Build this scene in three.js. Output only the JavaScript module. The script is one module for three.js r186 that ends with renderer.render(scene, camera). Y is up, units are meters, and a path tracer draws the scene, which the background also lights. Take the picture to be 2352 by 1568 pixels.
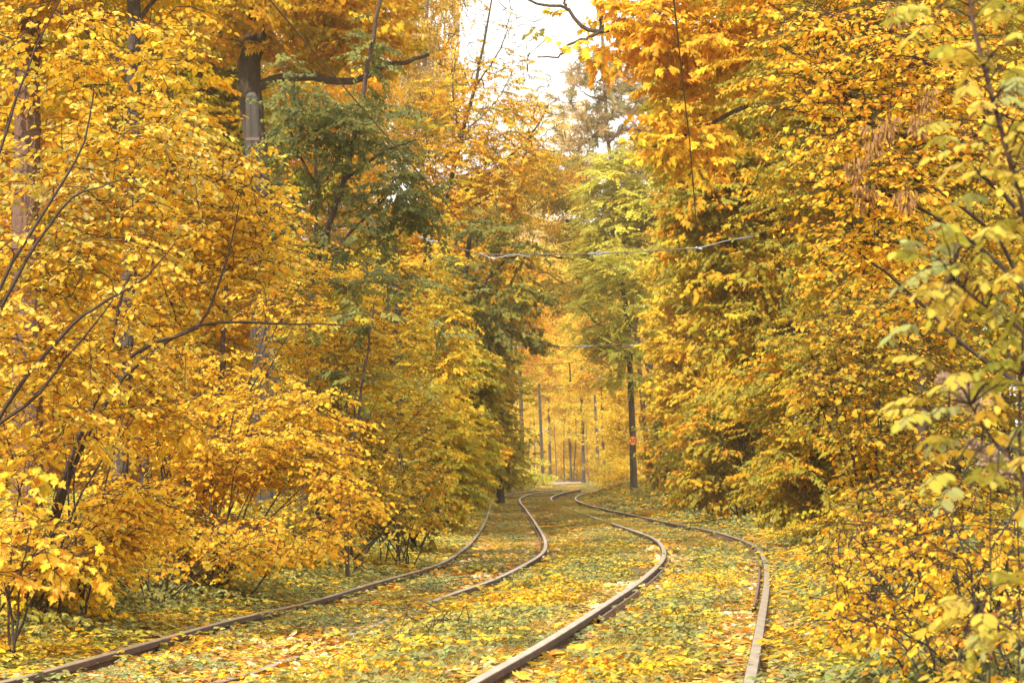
import * as THREE from 'three';
import * as BGU from 'three/addons/utils/BufferGeometryUtils.js';
import { TextGeometry } from 'three/addons/geometries/TextGeometry.js';
import { FontLoader } from 'three/addons/loaders/FontLoader.js';

// ---------------------------------------------------------------- camera, sky, sun, exposure
const scene = new THREE.Scene();
const F = 5553, CU = 1176, CV = 784, EYE = 1.2, PITCH = Math.atan(312 / F);
const camera = new THREE.PerspectiveCamera(2 * Math.atan(784 / F) * 180 / Math.PI, 1024 / 682, 0.5, 1500);
camera.position.set(0, EYE, 0);
camera.rotation.set(PITCH, 0, 0);
camera.focus = 25; camera.userData.fStop = 7.5;
scene.add(camera);
const renderer = new THREE.WebGLRenderer({ antialias: true });
renderer.toneMapping = THREE.LinearToneMapping;
renderer.toneMappingExposure = 1.68;
renderer.shadowMap.enabled = true; renderer.shadowMap.type = THREE.PCFSoftShadowMap;

const SUN = new THREE.Vector3(-0.45, 0.72, 0.52).normalize();
{ // bright, thinly veiled autumn sky
  const w = 256, h = 128, a = new Float32Array(w * h * 4);
  for (let j = 0; j < h; j++) for (let i = 0; i < w; i++) {
    const el = ((j + .5) / h - .5) * Math.PI, az = ((i + .5) / w - .5) * 2 * Math.PI;
    const y = Math.sin(el), x = Math.cos(el) * Math.cos(az), z = Math.cos(el) * Math.sin(az);
    const c = Math.max(0, x * SUN.x + y * SUN.y + z * SUN.z);
    const g = 1 + .5 * Math.pow(c, 12);
    const t = Math.min(1, Math.max(0, y));
    const k = (j * w + i) * 4, s = y < 0 ? .5 : 1;
    a[k] = s * g * (.84 + 1.1 * t); a[k + 1] = s * g * (.84 + 1.1 * t); a[k + 2] = s * g * (.80 + 1.04 * t); a[k + 3] = 1;
  }
  const t = new THREE.DataTexture(a, w, h, THREE.RGBAFormat, THREE.FloatType);
  t.mapping = THREE.EquirectangularReflectionMapping; t.magFilter = THREE.LinearFilter; t.minFilter = THREE.LinearFilter; t.needsUpdate = true;
  scene.background = t; scene.environment = t;
}
const sun = new THREE.DirectionalLight(new THREE.Color(1, .92, .76), 4.5);
sun.position.copy(SUN).multiplyScalar(200); sun.target.position.set(0, 0, -60);
sun.castShadow = true; sun.shadow.radius = 3; sun.shadow.mapSize.set(4096, 4096);
Object.assign(sun.shadow.camera, { left: -120, right: 120, top: 160, bottom: -160, near: 1, far: 600 });
scene.add(sun, sun.target);
scene.fog = new THREE.FogExp2(new THREE.Color(1.0, .86, .55), 0.0004);

// ---------------------------------------------------------------- helpers
function rngOf(seed) { let s = seed >>> 0; return () => { s = (s + 0x6D2B79F5) >>> 0; let t = Math.imul(s ^ (s >>> 15), 1 | s); t = (t + Math.imul(t ^ (t >>> 7), 61 | t)) ^ t; return ((t ^ (t >>> 14)) >>> 0) / 4294967296; }; }
const V = (x, y, z) => new THREE.Vector3(x, y, z);
const clamp = (x, a, b) => Math.min(b, Math.max(a, x));
const sm = (a, b, x) => { const t = clamp((x - a) / (b - a), 0, 1); return t * t * (3 - 2 * t); };
const hash3 = (x, y, z) => { let h = Math.imul(x, 374761393) + Math.imul(y, 668265263) + Math.imul(z, 1442695041); h = Math.imul(h ^ (h >>> 13), 1274126177); return ((h ^ (h >>> 16)) >>> 0) / 4294967296; };
function noise(x, y, z) {
  const X = Math.floor(x), Y = Math.floor(y), Z = Math.floor(z), s = t => t * t * (3 - 2 * t), u = s(x - X), v = s(y - Y), w = s(z - Z), l = (a, b, t) => a + (b - a) * t;
  const c = (i, j, k) => hash3(X + i, Y + j, Z + k);
  return l(l(l(c(0, 0, 0), c(1, 0, 0), u), l(c(0, 1, 0), c(1, 1, 0), u), v), l(l(c(0, 0, 1), c(1, 0, 1), u), l(c(0, 1, 1), c(1, 1, 1), u), v), w);
}
const lerpTab = (tab, d) => { for (let i = 1; i < tab.length; i++) if (d <= tab[i][0]) { const [a, x] = tab[i - 1], [b, y] = tab[i]; return x + (y - x) * clamp((d - a) / (b - a), 0, 1); } return tab[tab.length - 1][1]; };
const XA = [[0, -5], [10, -4.0], [15.5, -3.35], [20, -2.8], [27, -1.95], [34, -1.2], [46, -.8], [64, -.7], [110, -.95], [150, -.7], [200, 1.5], [260, 5], [420, 22]];
const XD = [[0, -.2], [7, .55], [14, 1.38], [19.5, 2.0], [30, 3.1], [45, 4.1], [60, 4.35], [84, 4.0], [113, 3.45], [140, 4], [180, 6], [230, 9.5], [420, 27]];
const xA = d => lerpTab(XA, d), xD = d => lerpTab(XD, d);
function H(x, d) { // ground height
  const a = xA(d), c = xD(d), mid = (a + c) / 2;
  let h = .72 * sm(85, 235, d);
  h -= .16 * (1 - sm(60, 115, d)) * sm(-.4, .9, mid - x);
  h += (.36 * sm(.6, 2.2, a - x) + .02 * Math.max(0, a - x - 2)) + (.34 * sm(.8, 2.6, x - c) + .02 * Math.max(0, x - c - 2));
  h += .05 * (noise(x * .7, 3, d * .5) - .5) * sm(.1, .8, Math.max(a - x, x - c)) + .02 * (noise(x * 1.9, 9, d * 1.6) - .5);
  return h;
}
const ct = Math.cos(PITCH), st = Math.sin(PITCH);
function P(u, v, d) { const xc = (u - CU) / F, yc = (CV - v) / F, s = d / (ct - yc * st); return V(xc * s, EYE + (yc * ct + st) * s, -d); }
function toPix(p) { const dx = p.x, dy = p.y - EYE, dz = -p.z, zz = dz * ct + dy * st, yy = dy * ct - dz * st; return [CU + F * dx / zz, CV - F * yy / zz, zz]; }
function groundHit(u, v, lift) {
  let lo = 4, hi = 4;
  for (let d = 4; d < 420; d += .5) { const p = P(u, v, d); if (p.y < H(p.x, d) + lift) { hi = d; break; } lo = d; hi = d; }
  for (let k = 0; k < 20; k++) { const m = (lo + hi) / 2, p = P(u, v, m); if (p.y < H(p.x, m) + lift) hi = m; else lo = m; }
  return P(u, v, hi);
}
const names = {};
function numbered(n) { const k = names[n] = (names[n] ?? -1) + 1; return k ? `${n}_${String(k).padStart(3, '0')}` : n; }
function shadow(o) { o.castShadow = true; o.receiveShadow = true; return o; }
function tag(o, label, category, group, kind) { o.userData.label = label; if (category) o.userData.category = category; if (group) o.userData.group = group; if (kind) o.userData.kind = kind; return o; }
function thing(name, label, category, pos, group) { const g = new THREE.Group(); g.name = numbered(name); if (pos) g.position.copy(pos); tag(g, label, category, group); scene.add(g); return g; }
function part(name, geo, mat, parent, kind) { const m = shadow(new THREE.Mesh(geo, mat)); m.name = name; if (kind) m.userData.kind = kind; parent.add(m); return m; }

// ---------------------------------------------------------------- procedural textures and materials
function tex(w, h, fn, srgb) {
  const a = new Uint8Array(w * h * 4);
  for (let j = 0; j < h; j++) for (let i = 0; i < w; i++) { const c = fn(i / w, j / h, i, j), k = (j * w + i) * 4; a[k] = c[0] * 255; a[k + 1] = c[1] * 255; a[k + 2] = c[2] * 255; a[k + 3] = 255; }
  const t = new THREE.DataTexture(a, w, h); t.wrapS = t.wrapT = THREE.RepeatWrapping; t.magFilter = THREE.LinearFilter; t.minFilter = THREE.LinearMipmapLinearFilter; t.generateMipmaps = true;
  if (srgb) t.colorSpace = THREE.SRGBColorSpace; t.needsUpdate = true; return t;
}
// tiling noise on a torus of period p
const tn = (u, v, p, q, s) => { const x = u * p, y = v * q, X = Math.floor(x), Y = Math.floor(y), sx = x - X, sy = y - Y, a = sx * sx * (3 - 2 * sx), b = sy * sy * (3 - 2 * sy), h = (i, j) => hash3(((X + i) % p + p) % p, ((Y + j) % q + q) % q, s); return (h(0, 0) * (1 - a) + h(1, 0) * a) * (1 - b) + (h(0, 1) * (1 - a) + h(1, 1) * a) * b; };
const barkH = (u, v) => { const w = u + .06 * tn(u, v, 4, 6, 3); const r = Math.abs(tn(w % 1, v, 14, 5, 1) - .5) * 2; return clamp(.75 * Math.pow(r, .6) + .25 * tn(u, v, 48, 64, 7), 0, 1); };
const barkBump = tex(256, 256, (u, v) => { const h = barkH(u, v); return [h, h, h]; });
const barkTone = tex(256, 256, (u, v) => { const n = .62 + .24 * tn(u, v, 6, 5, 21) + .14 * tn(u, v, 40, 30, 23); return [n, n, n * (.96 + .04 * tn(u, v, 3, 3, 5))]; });
function barkMat(r, g, b) { return new THREE.MeshStandardMaterial({ color: new THREE.Color().setRGB(r, g, b), roughness: .95, map: barkTone, bumpMap: barkBump, bumpScale: .02 }); }
const BARK = { oak: barkMat(.068, .045, .031), pine: barkMat(.16, .085, .055), grey: barkMat(.07, .05, .036), twig: barkMat(.085, .05, .035), pale: barkMat(.36, .3, .25), limb: barkMat(.075, .05, .036) };
const leafMat = (o = {}) => new THREE.MeshPhysicalMaterial(Object.assign({ vertexColors: true, side: THREE.DoubleSide, roughness: 1, transmission: .46, thickness: 0, specularIntensity: .15, clearcoat: .13, clearcoatRoughness: .42 }, o));
const LEAF = leafMat();
const LOW = leafMat({ clearcoat: .07, transmission: .3 });
const DRY = leafMat({ transmission: .2, clearcoat: .1 });
const leafCache = {};
function leafOf(c) { const k = c.map(x => x.toFixed(3)).join(); return leafCache[k] ??= leafMat({ color: new THREE.Color().setRGB(...c) }); }

// ---------------------------------------------------------------- leaf shapes: a leaf lies along +x from the origin, its face towards +y
class GB { // triangle collector with vertex colours
  constructor() { this.p = []; this.c = []; this.i = []; }
  v(x, y, z, c) { this.p.push(x, y, z); this.c.push(...c); return this.p.length / 3 - 1; }
  t(a, b, c) { this.i.push(a, b, c); }
  geo() { const g = new THREE.BufferGeometry(); g.setAttribute('position', new THREE.Float32BufferAttribute(this.p, 3)); g.setAttribute('color', new THREE.Float32BufferAttribute(this.c, 3)); g.setIndex(this.i); g.computeVertexNormals(); return g; }
}
const tintOf = (r, s) => { const k = 1 + s * (r() - .5), h = s * .6 * (r() - .5); return [k * (1 + h * .4), k * (1 - h), k * (1 - h * .5)]; };
// outlines: half-width along the length
const OUT = {
  ovate: [[0, 0], [.05, .24], [.18, .38], [.42, .43], [.66, .35], [.85, .17], [1, 0]],
  ellipse: [[0, 0], [.14, .17], [.4, .25], [.7, .23], [.9, .12], [1, 0]],
  small: [[0, 0], [.16, .3], [.5, .37], [.82, .22], [1, 0]],
  blade: [[0, .008], [.3, .016], [.7, .011], [1, 0]],
  lance: [[0, 0], [.3, .16], [.7, .12], [1, 0]],
};
function addOval(b, m, out, fold, curl, tint, margin = .92) {
  const o = OUT[out], mid = [], l = [], r = [], q = V(), mc = tint.map((x, i) => x * [1.06, 1.04, 1.1][i]), ec = tint.map((x, i) => x * [1, margin, .9][i]);
  for (const [x, w] of o) {
    const y = -curl * x * x, put = (z, yy, c) => { q.set(x, yy, z).applyMatrix4(m); return b.v(q.x, q.y, q.z, c); };
    mid.push(put(0, y, mc));
    if (w > 0) { l.push(put(w, y + fold * w, ec)); r.push(put(-w, y + fold * w * 1.1, ec)); } else { l.push(mid[mid.length - 1]); r.push(mid[mid.length - 1]); }
  }
  for (let k = 0; k + 1 < o.length; k++) {
    if (l[k] !== mid[k]) { b.t(mid[k], l[k], mid[k + 1]); b.t(mid[k], mid[k + 1], r[k]); }
    if (l[k + 1] !== mid[k + 1]) { b.t(l[k], l[k + 1], mid[k + 1]); b.t(r[k], mid[k + 1], r[k + 1]); }
  }
}
const PALM = [[.0, .0], [-.06, .2], [.1, .42], [.22, .27], [.42, .52], [.5, .36], [.66, .34], [.6, .17], [.8, .14], [1, 0]];
function addPalm(b, m, fold, curl, tint) { // five-lobed maple leaf as a fan from the petiole end
  const q = V(), put = (x, z, c) => { q.set(x, fold * Math.abs(z) - curl * x * x - .25 * curl * z * z, z).applyMatrix4(m); return b.v(q.x, q.y, q.z, c); };
  const mc = tint.map(x => x * 1.05), c0 = put(.28, 0, mc), a = [], e = [];
  PALM.forEach(([x, z], i) => { const c = tint.map((t, j) => t * (i % 2 ? .98 : [1, .9, .85][j])); a.push(put(x, z, c)); e.push(z === 0 ? a[a.length - 1] : put(x, -z, c)); });
  for (let k = 0; k + 1 < a.length; k++) { b.t(c0, a[k + 1], a[k]); b.t(c0, e[k], e[k + 1]); }
}
function addStick(b, p, q, r, c) { // thin three-sided twig
  const d = q.clone().sub(p).normalize(), u = V(d.y, d.z, d.x).cross(d).normalize(), w = d.clone().cross(u), id = [];
  for (const [e, rr] of [[p, r], [q, r * .6]]) for (let k = 0; k < 3; k++) { const s = e.clone().addScaledVector(u, rr * Math.cos(k * 2.094)).addScaledVector(w, rr * Math.sin(k * 2.094)); id.push(b.v(s.x, s.y, s.z, c)); }
  for (let k = 0; k < 3; k++) { const n = (k + 1) % 3; b.t(id[k], id[n], id[3 + n]); b.t(id[k], id[3 + n], id[3 + k]); }
}
function frame(pos, dir, up, s) { // matrix with +x along dir, +y near up
  const x = dir.clone().normalize(), z = x.clone().cross(up).normalize(), y = z.clone().cross(x).normalize();
  return new THREE.Matrix4().makeBasis(x, y, z).scale(V(s, s, s)).setPosition(pos);
}
const rdir = (r, s) => V((r() - .5) * 2 * s, (r() - .5) * 2 * s, (r() - .5) * 2 * s);
const TW = [.3, .26, .5];
// sprays: a leafy twig end of real size, used by the thousand
const sprays = {
  maple(r) { const b = new GB(), L = .42; addStick(b, V(0, 0, 0), V(L, -.02, 0), .004, TW);
    for (let k = 0; k < 17; k++) { const x = L * (.1 + .9 * (k >> 1) / 8), s = k % 2 ? 1 : -1, p = V(x, (r() - .5) * .08, s * (.03 + .09 * r())), d = V(.5 + r() * .7, -.25 - .5 * r(), s * (.5 + .6 * r())), sz = .068 + .05 * r();
      addPalm(b, frame(p, d, V(0, 1, 0).add(rdir(r, .55)), sz), .12 + .25 * r(), .1 + .4 * r(), tintOf(r, .42)); }
    return b.geo(); },
  oval(r) { const b = new GB(), L = .45; addStick(b, V(0, 0, 0), V(L, -.03, 0), .003, TW);
    for (let k = 0; k < 19; k++) { const x = L * (.05 + .95 * k / 18), s = k % 2 ? 1 : -1, p = V(x, -.03 * x + (r() - .5) * .05, s * .012 + (r() - .5) * .05), d = V(.45 + .5 * r(), -.15 - .5 * r(), s * (.5 + .6 * r())), sz = .048 + .036 * r();
      addOval(b, frame(p, d, V(0, 1, 0).add(rdir(r, .5)), sz), 'small', .15 + .3 * r(), .1 + .3 * r(), tintOf(r, .4)); }
    return b.geo(); },
  feather(r) { const b = new GB(); // pinnate leaves of small leaflets
    for (let j = 0; j < 5; j++) { const az = (r() - .5) * 2.2, p0 = V(.08 * j, 0, 0), ax = V(Math.cos(az), -.1 - .35 * r(), Math.sin(az)).normalize(), side = ax.clone().cross(V(0, 1, 0)).normalize(), L = .2 + .12 * r(), ti = tintOf(r, .3);
      addStick(b, p0, p0.clone().addScaledVector(ax, L), .002, [.6, .6, .4]);
      for (let k = 0; k < 9; k++) { const t = .25 + .75 * (k >> 1) / 4, s = k === 8 ? 0 : k % 2 ? 1 : -1, p = p0.clone().addScaledVector(ax, L * t); addOval(b, frame(p, ax.clone().multiplyScalar(s ? .35 : 1).addScaledVector(side, s).add(V(0, -.2 * r(), 0)), V(0, 1, 0).add(rdir(r, .4)), .05 + .02 * r()), 'small', .1, .1, ti.map(x => x * (.92 + .16 * r()))); } }
    return b.geo(); },
  birch(r) { const b = new GB(); // hanging strands
    for (let j = 0; j < 4; j++) { const p0 = V(.14 * (r() - .3), 0, .3 * (r() - .5)), L = .5 + .4 * r(), sw = (r() - .5) * .3; addStick(b, p0, p0.clone().add(V(sw, -L, 0)), .003, TW);
      for (let k = 0; k < 9; k++) { const t = .1 + .9 * k / 8, p = p0.clone().add(V(sw * t, -L * t, 0)), a = r() * 6.28; addOval(b, frame(p, V(Math.cos(a) * .7, -.6, Math.sin(a) * .7), rdir(r, 1).add(V(.01, .3, 0)), .07 + .03 * r()), 'small', .1, .1, tintOf(r, .4)); } }
    return b.geo(); },
  clump(r) { const b = new GB(); // far foliage: a whole branch end
    for (let k = 0; k < 60; k++) { const a = r() * 6.28, q = Math.sqrt(r()) * .55, p = V(.3 + q * Math.cos(a), (r() - .5) * .34 - .15 * q, q * Math.sin(a)), a2 = r() * 6.28; addOval(b, frame(p, V(Math.cos(a2), -.2 - .5 * r(), Math.sin(a2)), V(0, 1, 0).add(rdir(r, .7)), .09 + .05 * r()), 'small', .2 * r(), .2, tintOf(r, .45)); }
    addStick(b, V(0, 0, 0), V(.5, 0, .1), .007, TW); addStick(b, V(.15, 0, 0), V(.55, -.05, -.25), .005, TW);
    return b.geo(); },
  needles(r) { const b = new GB(); // pine shoot
    for (let k = 0; k < 46; k++) { const t = r(), a = r() * 6.28, p = V(.34 * t, .02 * (r() - .5), 0), d = V(.75, Math.cos(a) * .8, Math.sin(a) * .8); addOval(b, frame(p, d, rdir(r, 1).add(V(0, .1, .05)), .13 + .05 * r()), 'small', 0, .05, tintOf(r, .35)); const n = b.p.length / 3, w = 6; }
    addStick(b, V(0, 0, 0), V(.34, 0, 0), .007, TW);
    const g = b.geo(); return g; },
};
{ // needles are thin: squeeze the leaf outline used for them
  OUT.needle = [[0, .0], [.1, .05], [.8, .05], [1, 0]];
  const base = sprays.needles; sprays.needles = r => { const keep = OUT.small; OUT.small = OUT.needle; const g = base(r); OUT.small = keep; return g; };
}
const sprayGeo = {};
for (const k of Object.keys(sprays)) { sprayGeo[k] = []; for (let n = 0; n < 5; n++) sprayGeo[k].push(sprays[k](rngOf(100 + n * 17 + k.length * 1000))); }
// single leaves, for plants near enough to pick leaves apart
const single = { lime: [], maple: [], orange: [], robinia: [] };
{ const r = rngOf(5);
  for (let n = 0; n < 5; n++) {
    let b = new GB(); addOval(b, new THREE.Matrix4(), 'ovate', .05 + .35 * r(), .05 + .5 * r(), [1, 1, 1], n % 2 ? .74 : .95); if (n === 3 || n === 1) for (let k = 0; k < b.p.length / 3; k++) if (b.p[k * 3] > .8) { b.c[k * 3] *= .6; b.c[k * 3 + 1] *= .42; b.c[k * 3 + 2] *= .5; } single.lime.push(b.geo());
    b = new GB(); addPalm(b, new THREE.Matrix4(), .1 + .25 * r(), .1 + .5 * r(), [1, 1, 1]); single.maple.push(b.geo());
    b = new GB(); addOval(b, new THREE.Matrix4(), 'ellipse', .03 + .15 * r(), .05 + .2 * r(), [1, 1, 1]); single.robinia.push(b.geo());
  }
  single.orange = single.lime;
}

// ---------------------------------------------------------------- palettes (linear reflectances), [r, g, b, weight]
const PAL = {
  lemon: [[.68, 0.46, 0.03, 5], [.7, 0.421, 0.0225, 3], [.62, 0.509, 0.085, 2], [.46, 0.401, 0.045, 1.3], [.68, 0.352, 0.02, 1], [.36, 0.332, 0.085, 1.5], [.56, 0.475, 0.205, 1]],
  gold: [[.66, 0.432, 0.0205, 5], [.68, 0.372, 0.0155, 3], [.54, 0.413, 0.033, 2], [.38, 0.332, 0.028, 1.5], [.62, 0.282, 0.013, .8]],
  goldolive: [[.58, 0.388, 0.0195, 4], [.4, 0.338, 0.022, 4], [.28, 0.269, 0.0395, 2.2], [.64, 0.359, 0.0145, 2], [.25, 0.235, 0.04, 1.6]],
  olive: [[.46, .36, .025, 4], [.33, .29, .03, 4], [.56, .39, .02, 2.5], [.58, .34, .014, 1]],
  green: [[.17, .18, 0.0488, 5], [.22, .21, 0.0413, 3], [.13, .15, 0.0525, 2.5], [.45, .37, 0.025, 2]],
  dkgreen: [[.16, .165, .04, 5], [.22, .2, .03, 3], [.44, .34, .025, 2.4]],
  orange: [[.72, 0.453, 0.025, 5], [.72, 0.35, 0.0225, 2.2], [.7, 0.484, 0.03, 4], [.42, 0.371, 0.035, 1.6]],
  pale: [[.62, .46, .08, 4], [.66, .43, .05, 3], [.56, .4, .08, 2]],
  lime: [[.64, .58, .06, 4], [.5, .49, .07, 4], [.7, .56, .05, 2]],
  sunlit: [[.68, .48, .03, 5], [.58, .43, .035, 3], [.66, .4, .02, 2]],
  rust: [[.66, .42, 0.02, 4], [.64, .34, 0.015, 2.4], [.64, .46, 0.025, 3], [.36, .17, 0.02, .8], [.46, .39, 0.035, 1.6]],
  pine: [[.44, .33, .15, 4], [.31, .27, .11, 3], [.52, .36, .18, 2]],
  robinia: [[.46, .36, .035, 4], [.38, .35, .05, 4], [.3, .31, .08, 2], [.62, .42, .03, 2]],
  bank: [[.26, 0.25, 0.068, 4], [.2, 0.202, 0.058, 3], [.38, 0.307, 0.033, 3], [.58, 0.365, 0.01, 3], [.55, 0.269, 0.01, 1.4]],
  mix: [[.64, .41, .02, 5], [.5, .37, .025, 3], [.3, .28, .04, 2], [.62, .32, .015, 1.6], [.22, .22, .06, 1]],
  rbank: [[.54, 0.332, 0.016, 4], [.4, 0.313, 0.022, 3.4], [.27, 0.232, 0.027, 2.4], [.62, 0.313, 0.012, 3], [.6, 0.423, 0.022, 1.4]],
  cover: [[.22, 0.228, 0.07, 4], [.18, 0.19, 0.065, 3], [.38, 0.294, 0.03, 3], [.56, 0.351, 0.015, 2.6], [.56, 0.257, 0.01, 1.6]],
};
function pick(pal, x) { let t = 0; for (const c of pal) t += c[3]; x *= t; for (const c of pal) { x -= c[3]; if (x <= 0) return c; } return pal[0]; }

// ---------------------------------------------------------------- tubes
function tube(pts, rads, sides, uvs = true) { // tapered tube along points; uv in metres
  const n = pts.length, pos = [], uv = [], idx = []; let u = V(), len = 0;
  for (let i = 0; i < n; i++) {
    const d = pts[Math.min(n - 1, i + 1)].clone().sub(pts[Math.max(0, i - 1)]).normalize();
    if (i === 0) u.set(d.y, d.z, d.x).cross(d).normalize(); else u.addScaledVector(d, -u.dot(d)).normalize();
    if (!(u.lengthSq() > .5)) u.set(1, 0, .01).cross(d).normalize();
    const w = d.clone().cross(u); if (i) len += pts[i].distanceTo(pts[i - 1]);
    for (let k = 0; k <= sides; k++) { const a = k / sides * Math.PI * 2, c = Math.cos(a) * rads[i], s = Math.sin(a) * rads[i]; pos.push(pts[i].x + u.x * c + w.x * s, pts[i].y + u.y * c + w.y * s, pts[i].z + u.z * c + w.z * s); uv.push(k / sides * Math.max(1, Math.round(rads[0] * 6.28 / .7)), len / .7); }
  }
  for (let i = 0; i + 1 < n; i++) for (let k = 0; k < sides; k++) { const a = i * (sides + 1) + k, b = a + 1, c = a + sides + 1, e = c + 1; idx.push(a, b, c, b, e, c); }
  const g = new THREE.BufferGeometry(); g.setAttribute('position', new THREE.Float32BufferAttribute(pos, 3)); g.setAttribute('uv', new THREE.Float32BufferAttribute(uv, 2)); g.setIndex(idx); g.computeVertexNormals(); return g;
}
function furrowed(pts, rads, depth) { // trunk whose bark ridges are real relief
  const P2 = [], R2 = []; for (let i = 0; i + 1 < pts.length; i++) for (let k = 0; k < 9; k++) { P2.push(pts[i].clone().lerp(pts[i + 1], k / 9)); R2.push(rads[i] + (rads[i + 1] - rads[i]) * k / 9); }
  const S = 56, g = tube(P2, R2, S), p = g.attributes.position; let y0 = 0;
  for (let i = 0; i < P2.length; i++) { if (i) y0 += P2[i].distanceTo(P2[i - 1]); for (let k = 0; k <= S; k++) { const a = (k % S) / S * 6.2832, q = i * (S + 1) + k, w = .35 * noise(Math.cos(a) * 2, y0 * 1.6, Math.sin(a) * 2), n = Math.abs(noise(Math.cos(a + w) * 5.2 + 9, y0 * .9, Math.sin(a + w) * 5.2) - .5) * 2, f = 1 - depth / R2[i] * (1 - Math.min(1, n * 2.2)) + depth * .5 / R2[i] * (noise(Math.cos(a) * 9, y0 * 5, Math.sin(a) * 9) - .5); p.setXYZ(q, P2[i].x + (p.getX(q) - P2[i].x) * f, P2[i].y + (p.getY(q) - P2[i].y) * f, P2[i].z + (p.getZ(q) - P2[i].z) * f); } }
  g.computeVertexNormals(); return g;
}
function smooth(pts, n) { return pts.length < 3 ? [pts[0], pts[0].clone().lerp(pts[1], .5), pts[1]] : new THREE.CatmullRomCurve3(pts, false, 'centripetal').getPoints(n); }
function rough(pts, r, amp) { return pts.map((p, i) => i ? p.clone().add(rdir(r, amp)) : p); }

// ---------------------------------------------------------------- plants: trunk and limbs as drawn, then branches grown towards points of the crown
let plantSeed = 1;
// openings in the foliage through which trunks and poles farther back show: [u0, u1, v0, v1, depth of what shows, share of foliage missing]
const OPEN = [[580, 640, 780, 1000, 55, .8], [890, 940, 570, 1120, 79, .72], [30, 105, -20, 560, 28.5, .55], [262, 322, 90, 320, 27, .35], [268, 312, 520, 790, 27, .5], [544, 606, 90, 330, 46, .97], [486, 522, 820, 990, 30.5, .7], [1138, 1165, 850, 1080, 103, .7], [1185, 1395, 830, 1095, 176, .8], [1440, 1470, 880, 1085, 108, .9]];
const stats = [];
function plant(o) {
  const r = rngOf(1000 + 77 * plantSeed++), d = o.d, mpp = d / F;
  const bx = o.bx ?? ((o.b ?? o.trunk?.[0]?.[0] ?? o.stems?.[0]?.[0]?.[0]) - CU) * mpp, base = V(bx, H(bx, d) - .05, -d);
  const g = thing(o.name, o.label, o.cat, base, o.group), inv = base.clone().negate();
  const skel = []; // {p, dir, branch}
  const lines = [];
  const at = q => P(q[0], q[1], d + (q[2] ?? 0));
  function addLine(pts, r0, r1, kind) { const id = lines.length; lines.push({ pts, r0, r1, kind, load: 0 }); pts.forEach((p, i) => { if (i || kind !== 'twig') skel.push({ p, dir: pts[Math.min(i + 1, pts.length - 1)].clone().sub(pts[Math.max(0, i - 1)]).normalize(), free: kind === 'twig' || i / pts.length > (o.bare ?? .3) }); }); return id; }
  if (o.trunk) { const pts = [base.clone(), ...o.trunk.map(at)].filter((p, i) => !i || p.y > base.y + .2); addLine(rough(smooth(pts, 18), r, .012 * Math.min(d, 50) / 25), o.r, o.rt ?? o.r * .45, 'trunk'); }
  for (const s of o.stems ?? []) { const pts = s.map(q => at([q[0], q[1], (q[2] ?? 0) + (o.front ?? 0)])); if (o.root !== false) pts.unshift(V(base.x + (r() - .5) * .35, base.y, base.z + (r() - .5) * .35)); addLine(rough(smooth(pts, 16), r, .008), o.rs ?? .02, .005, 'stem'); }
  for (let k = 0; k < (o.fan ?? 0); k++) { const [u, v, ru, rv, dd, rd] = o.blobs[k % o.blobs.length], e = P(u + (r() - .5) * 1.8 * ru, v - rv * (.2 + .7 * r()), d + (dd ?? 0) + (r() - .5) * (rd ?? .8)), s = base.clone().add(V((r() - .5) * .6, 0, (r() - .5) * .6)), m = s.clone().lerp(e, .5).add(V((r() - .5) * .15, .25 * r(), (r() - .5) * .15)); addLine(rough(smooth([s, m, e], 12), r, .01), o.rs ?? .02, .004, 'stem'); }
  for (const l of o.limbs ?? []) addLine(rough(smooth(l.p.map(at), 18), r, .01 * d / 25), l.r, l.r * .3, 'limb');
  // crown points
  const leafA = { leaf: (o.size ?? .1) ** 2 * .5, maple: .0039, oval: .0022, feather: .0011, birch: .0028, clump: .0058, needles: .0016 }, per = { leaf: 10, maple: 17, oval: 19, feather: 45, birch: 36, clump: 60, needles: 46 };
  const kind = o.spray ?? 'leaf', S = o.scale ?? 1;
  const att = [];
  for (const [u, v, ru, rv, dd = 0, rd, den = 1] of o.blobs) {
    const c = P(u, v, d + dd), a = ru * mpp, b = rv * mpp, e = rd ?? Math.max(.45, Math.min(a, b) * .9), n = (o.lai ?? 4) * (kind === 'leaf' ? 1.55 : 1.6) * den * Math.PI * a * b / (leafA[kind] * S * S * per[kind] * (o.cover ?? 1));
    for (let k = 0, tries = 0; k < n && tries < n * 6; tries++) {
      const q = rdir(r, 1.35), l = q.length(); if (l > 1.35 || l < .05 || (l > .85 && r() > (1.4 - l) / .8)) continue;
      if (l < .55 && r() < .55) continue;
      const p = c.clone().add(V(q.x * a, q.y * b, q.z * e));
      const f = o.gapf ?? 1.3; if (noise(p.x * f + 7, p.y * f * 1.7, p.z * f + plantSeed) < (o.gap ?? .36)) continue;
      if (p.y < H(p.x, -p.z) + .08) continue;
      const [pu, pv] = toPix(p); if (OPEN.some(h => { const m = (kind === 'leaf' ? .07 : .12) * F / -p.z; return -p.z < h[4] && pu > h[0] - m && pu < h[1] + m && pv > h[2] && pv < h[3] && r() < h[5]; })) continue;
      att.push(p); k++;
    }
  }
  const bareFrom = new Set(); for (const [u, v, ru, rv, n] of o.bareBlobs ?? []) { const c = P(u, v, d); for (let k = 0; k < n; k++) { const q = rdir(r, 1), p = c.clone().add(V(q.x * ru * mpp, q.y * rv * mpp, q.z * Math.min(ru, rv) * mpp)); bareFrom.add(p); } }
  const nGrow = Math.min(att.length, o.grow ?? 260), org = skel.length ? skel[0].p : base;
  const step = Math.max(1, Math.floor(att.length / nGrow)), grown = [], loose = [];
  att.forEach((p, i) => (i % step === 0 ? grown : loose).push(p));
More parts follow.
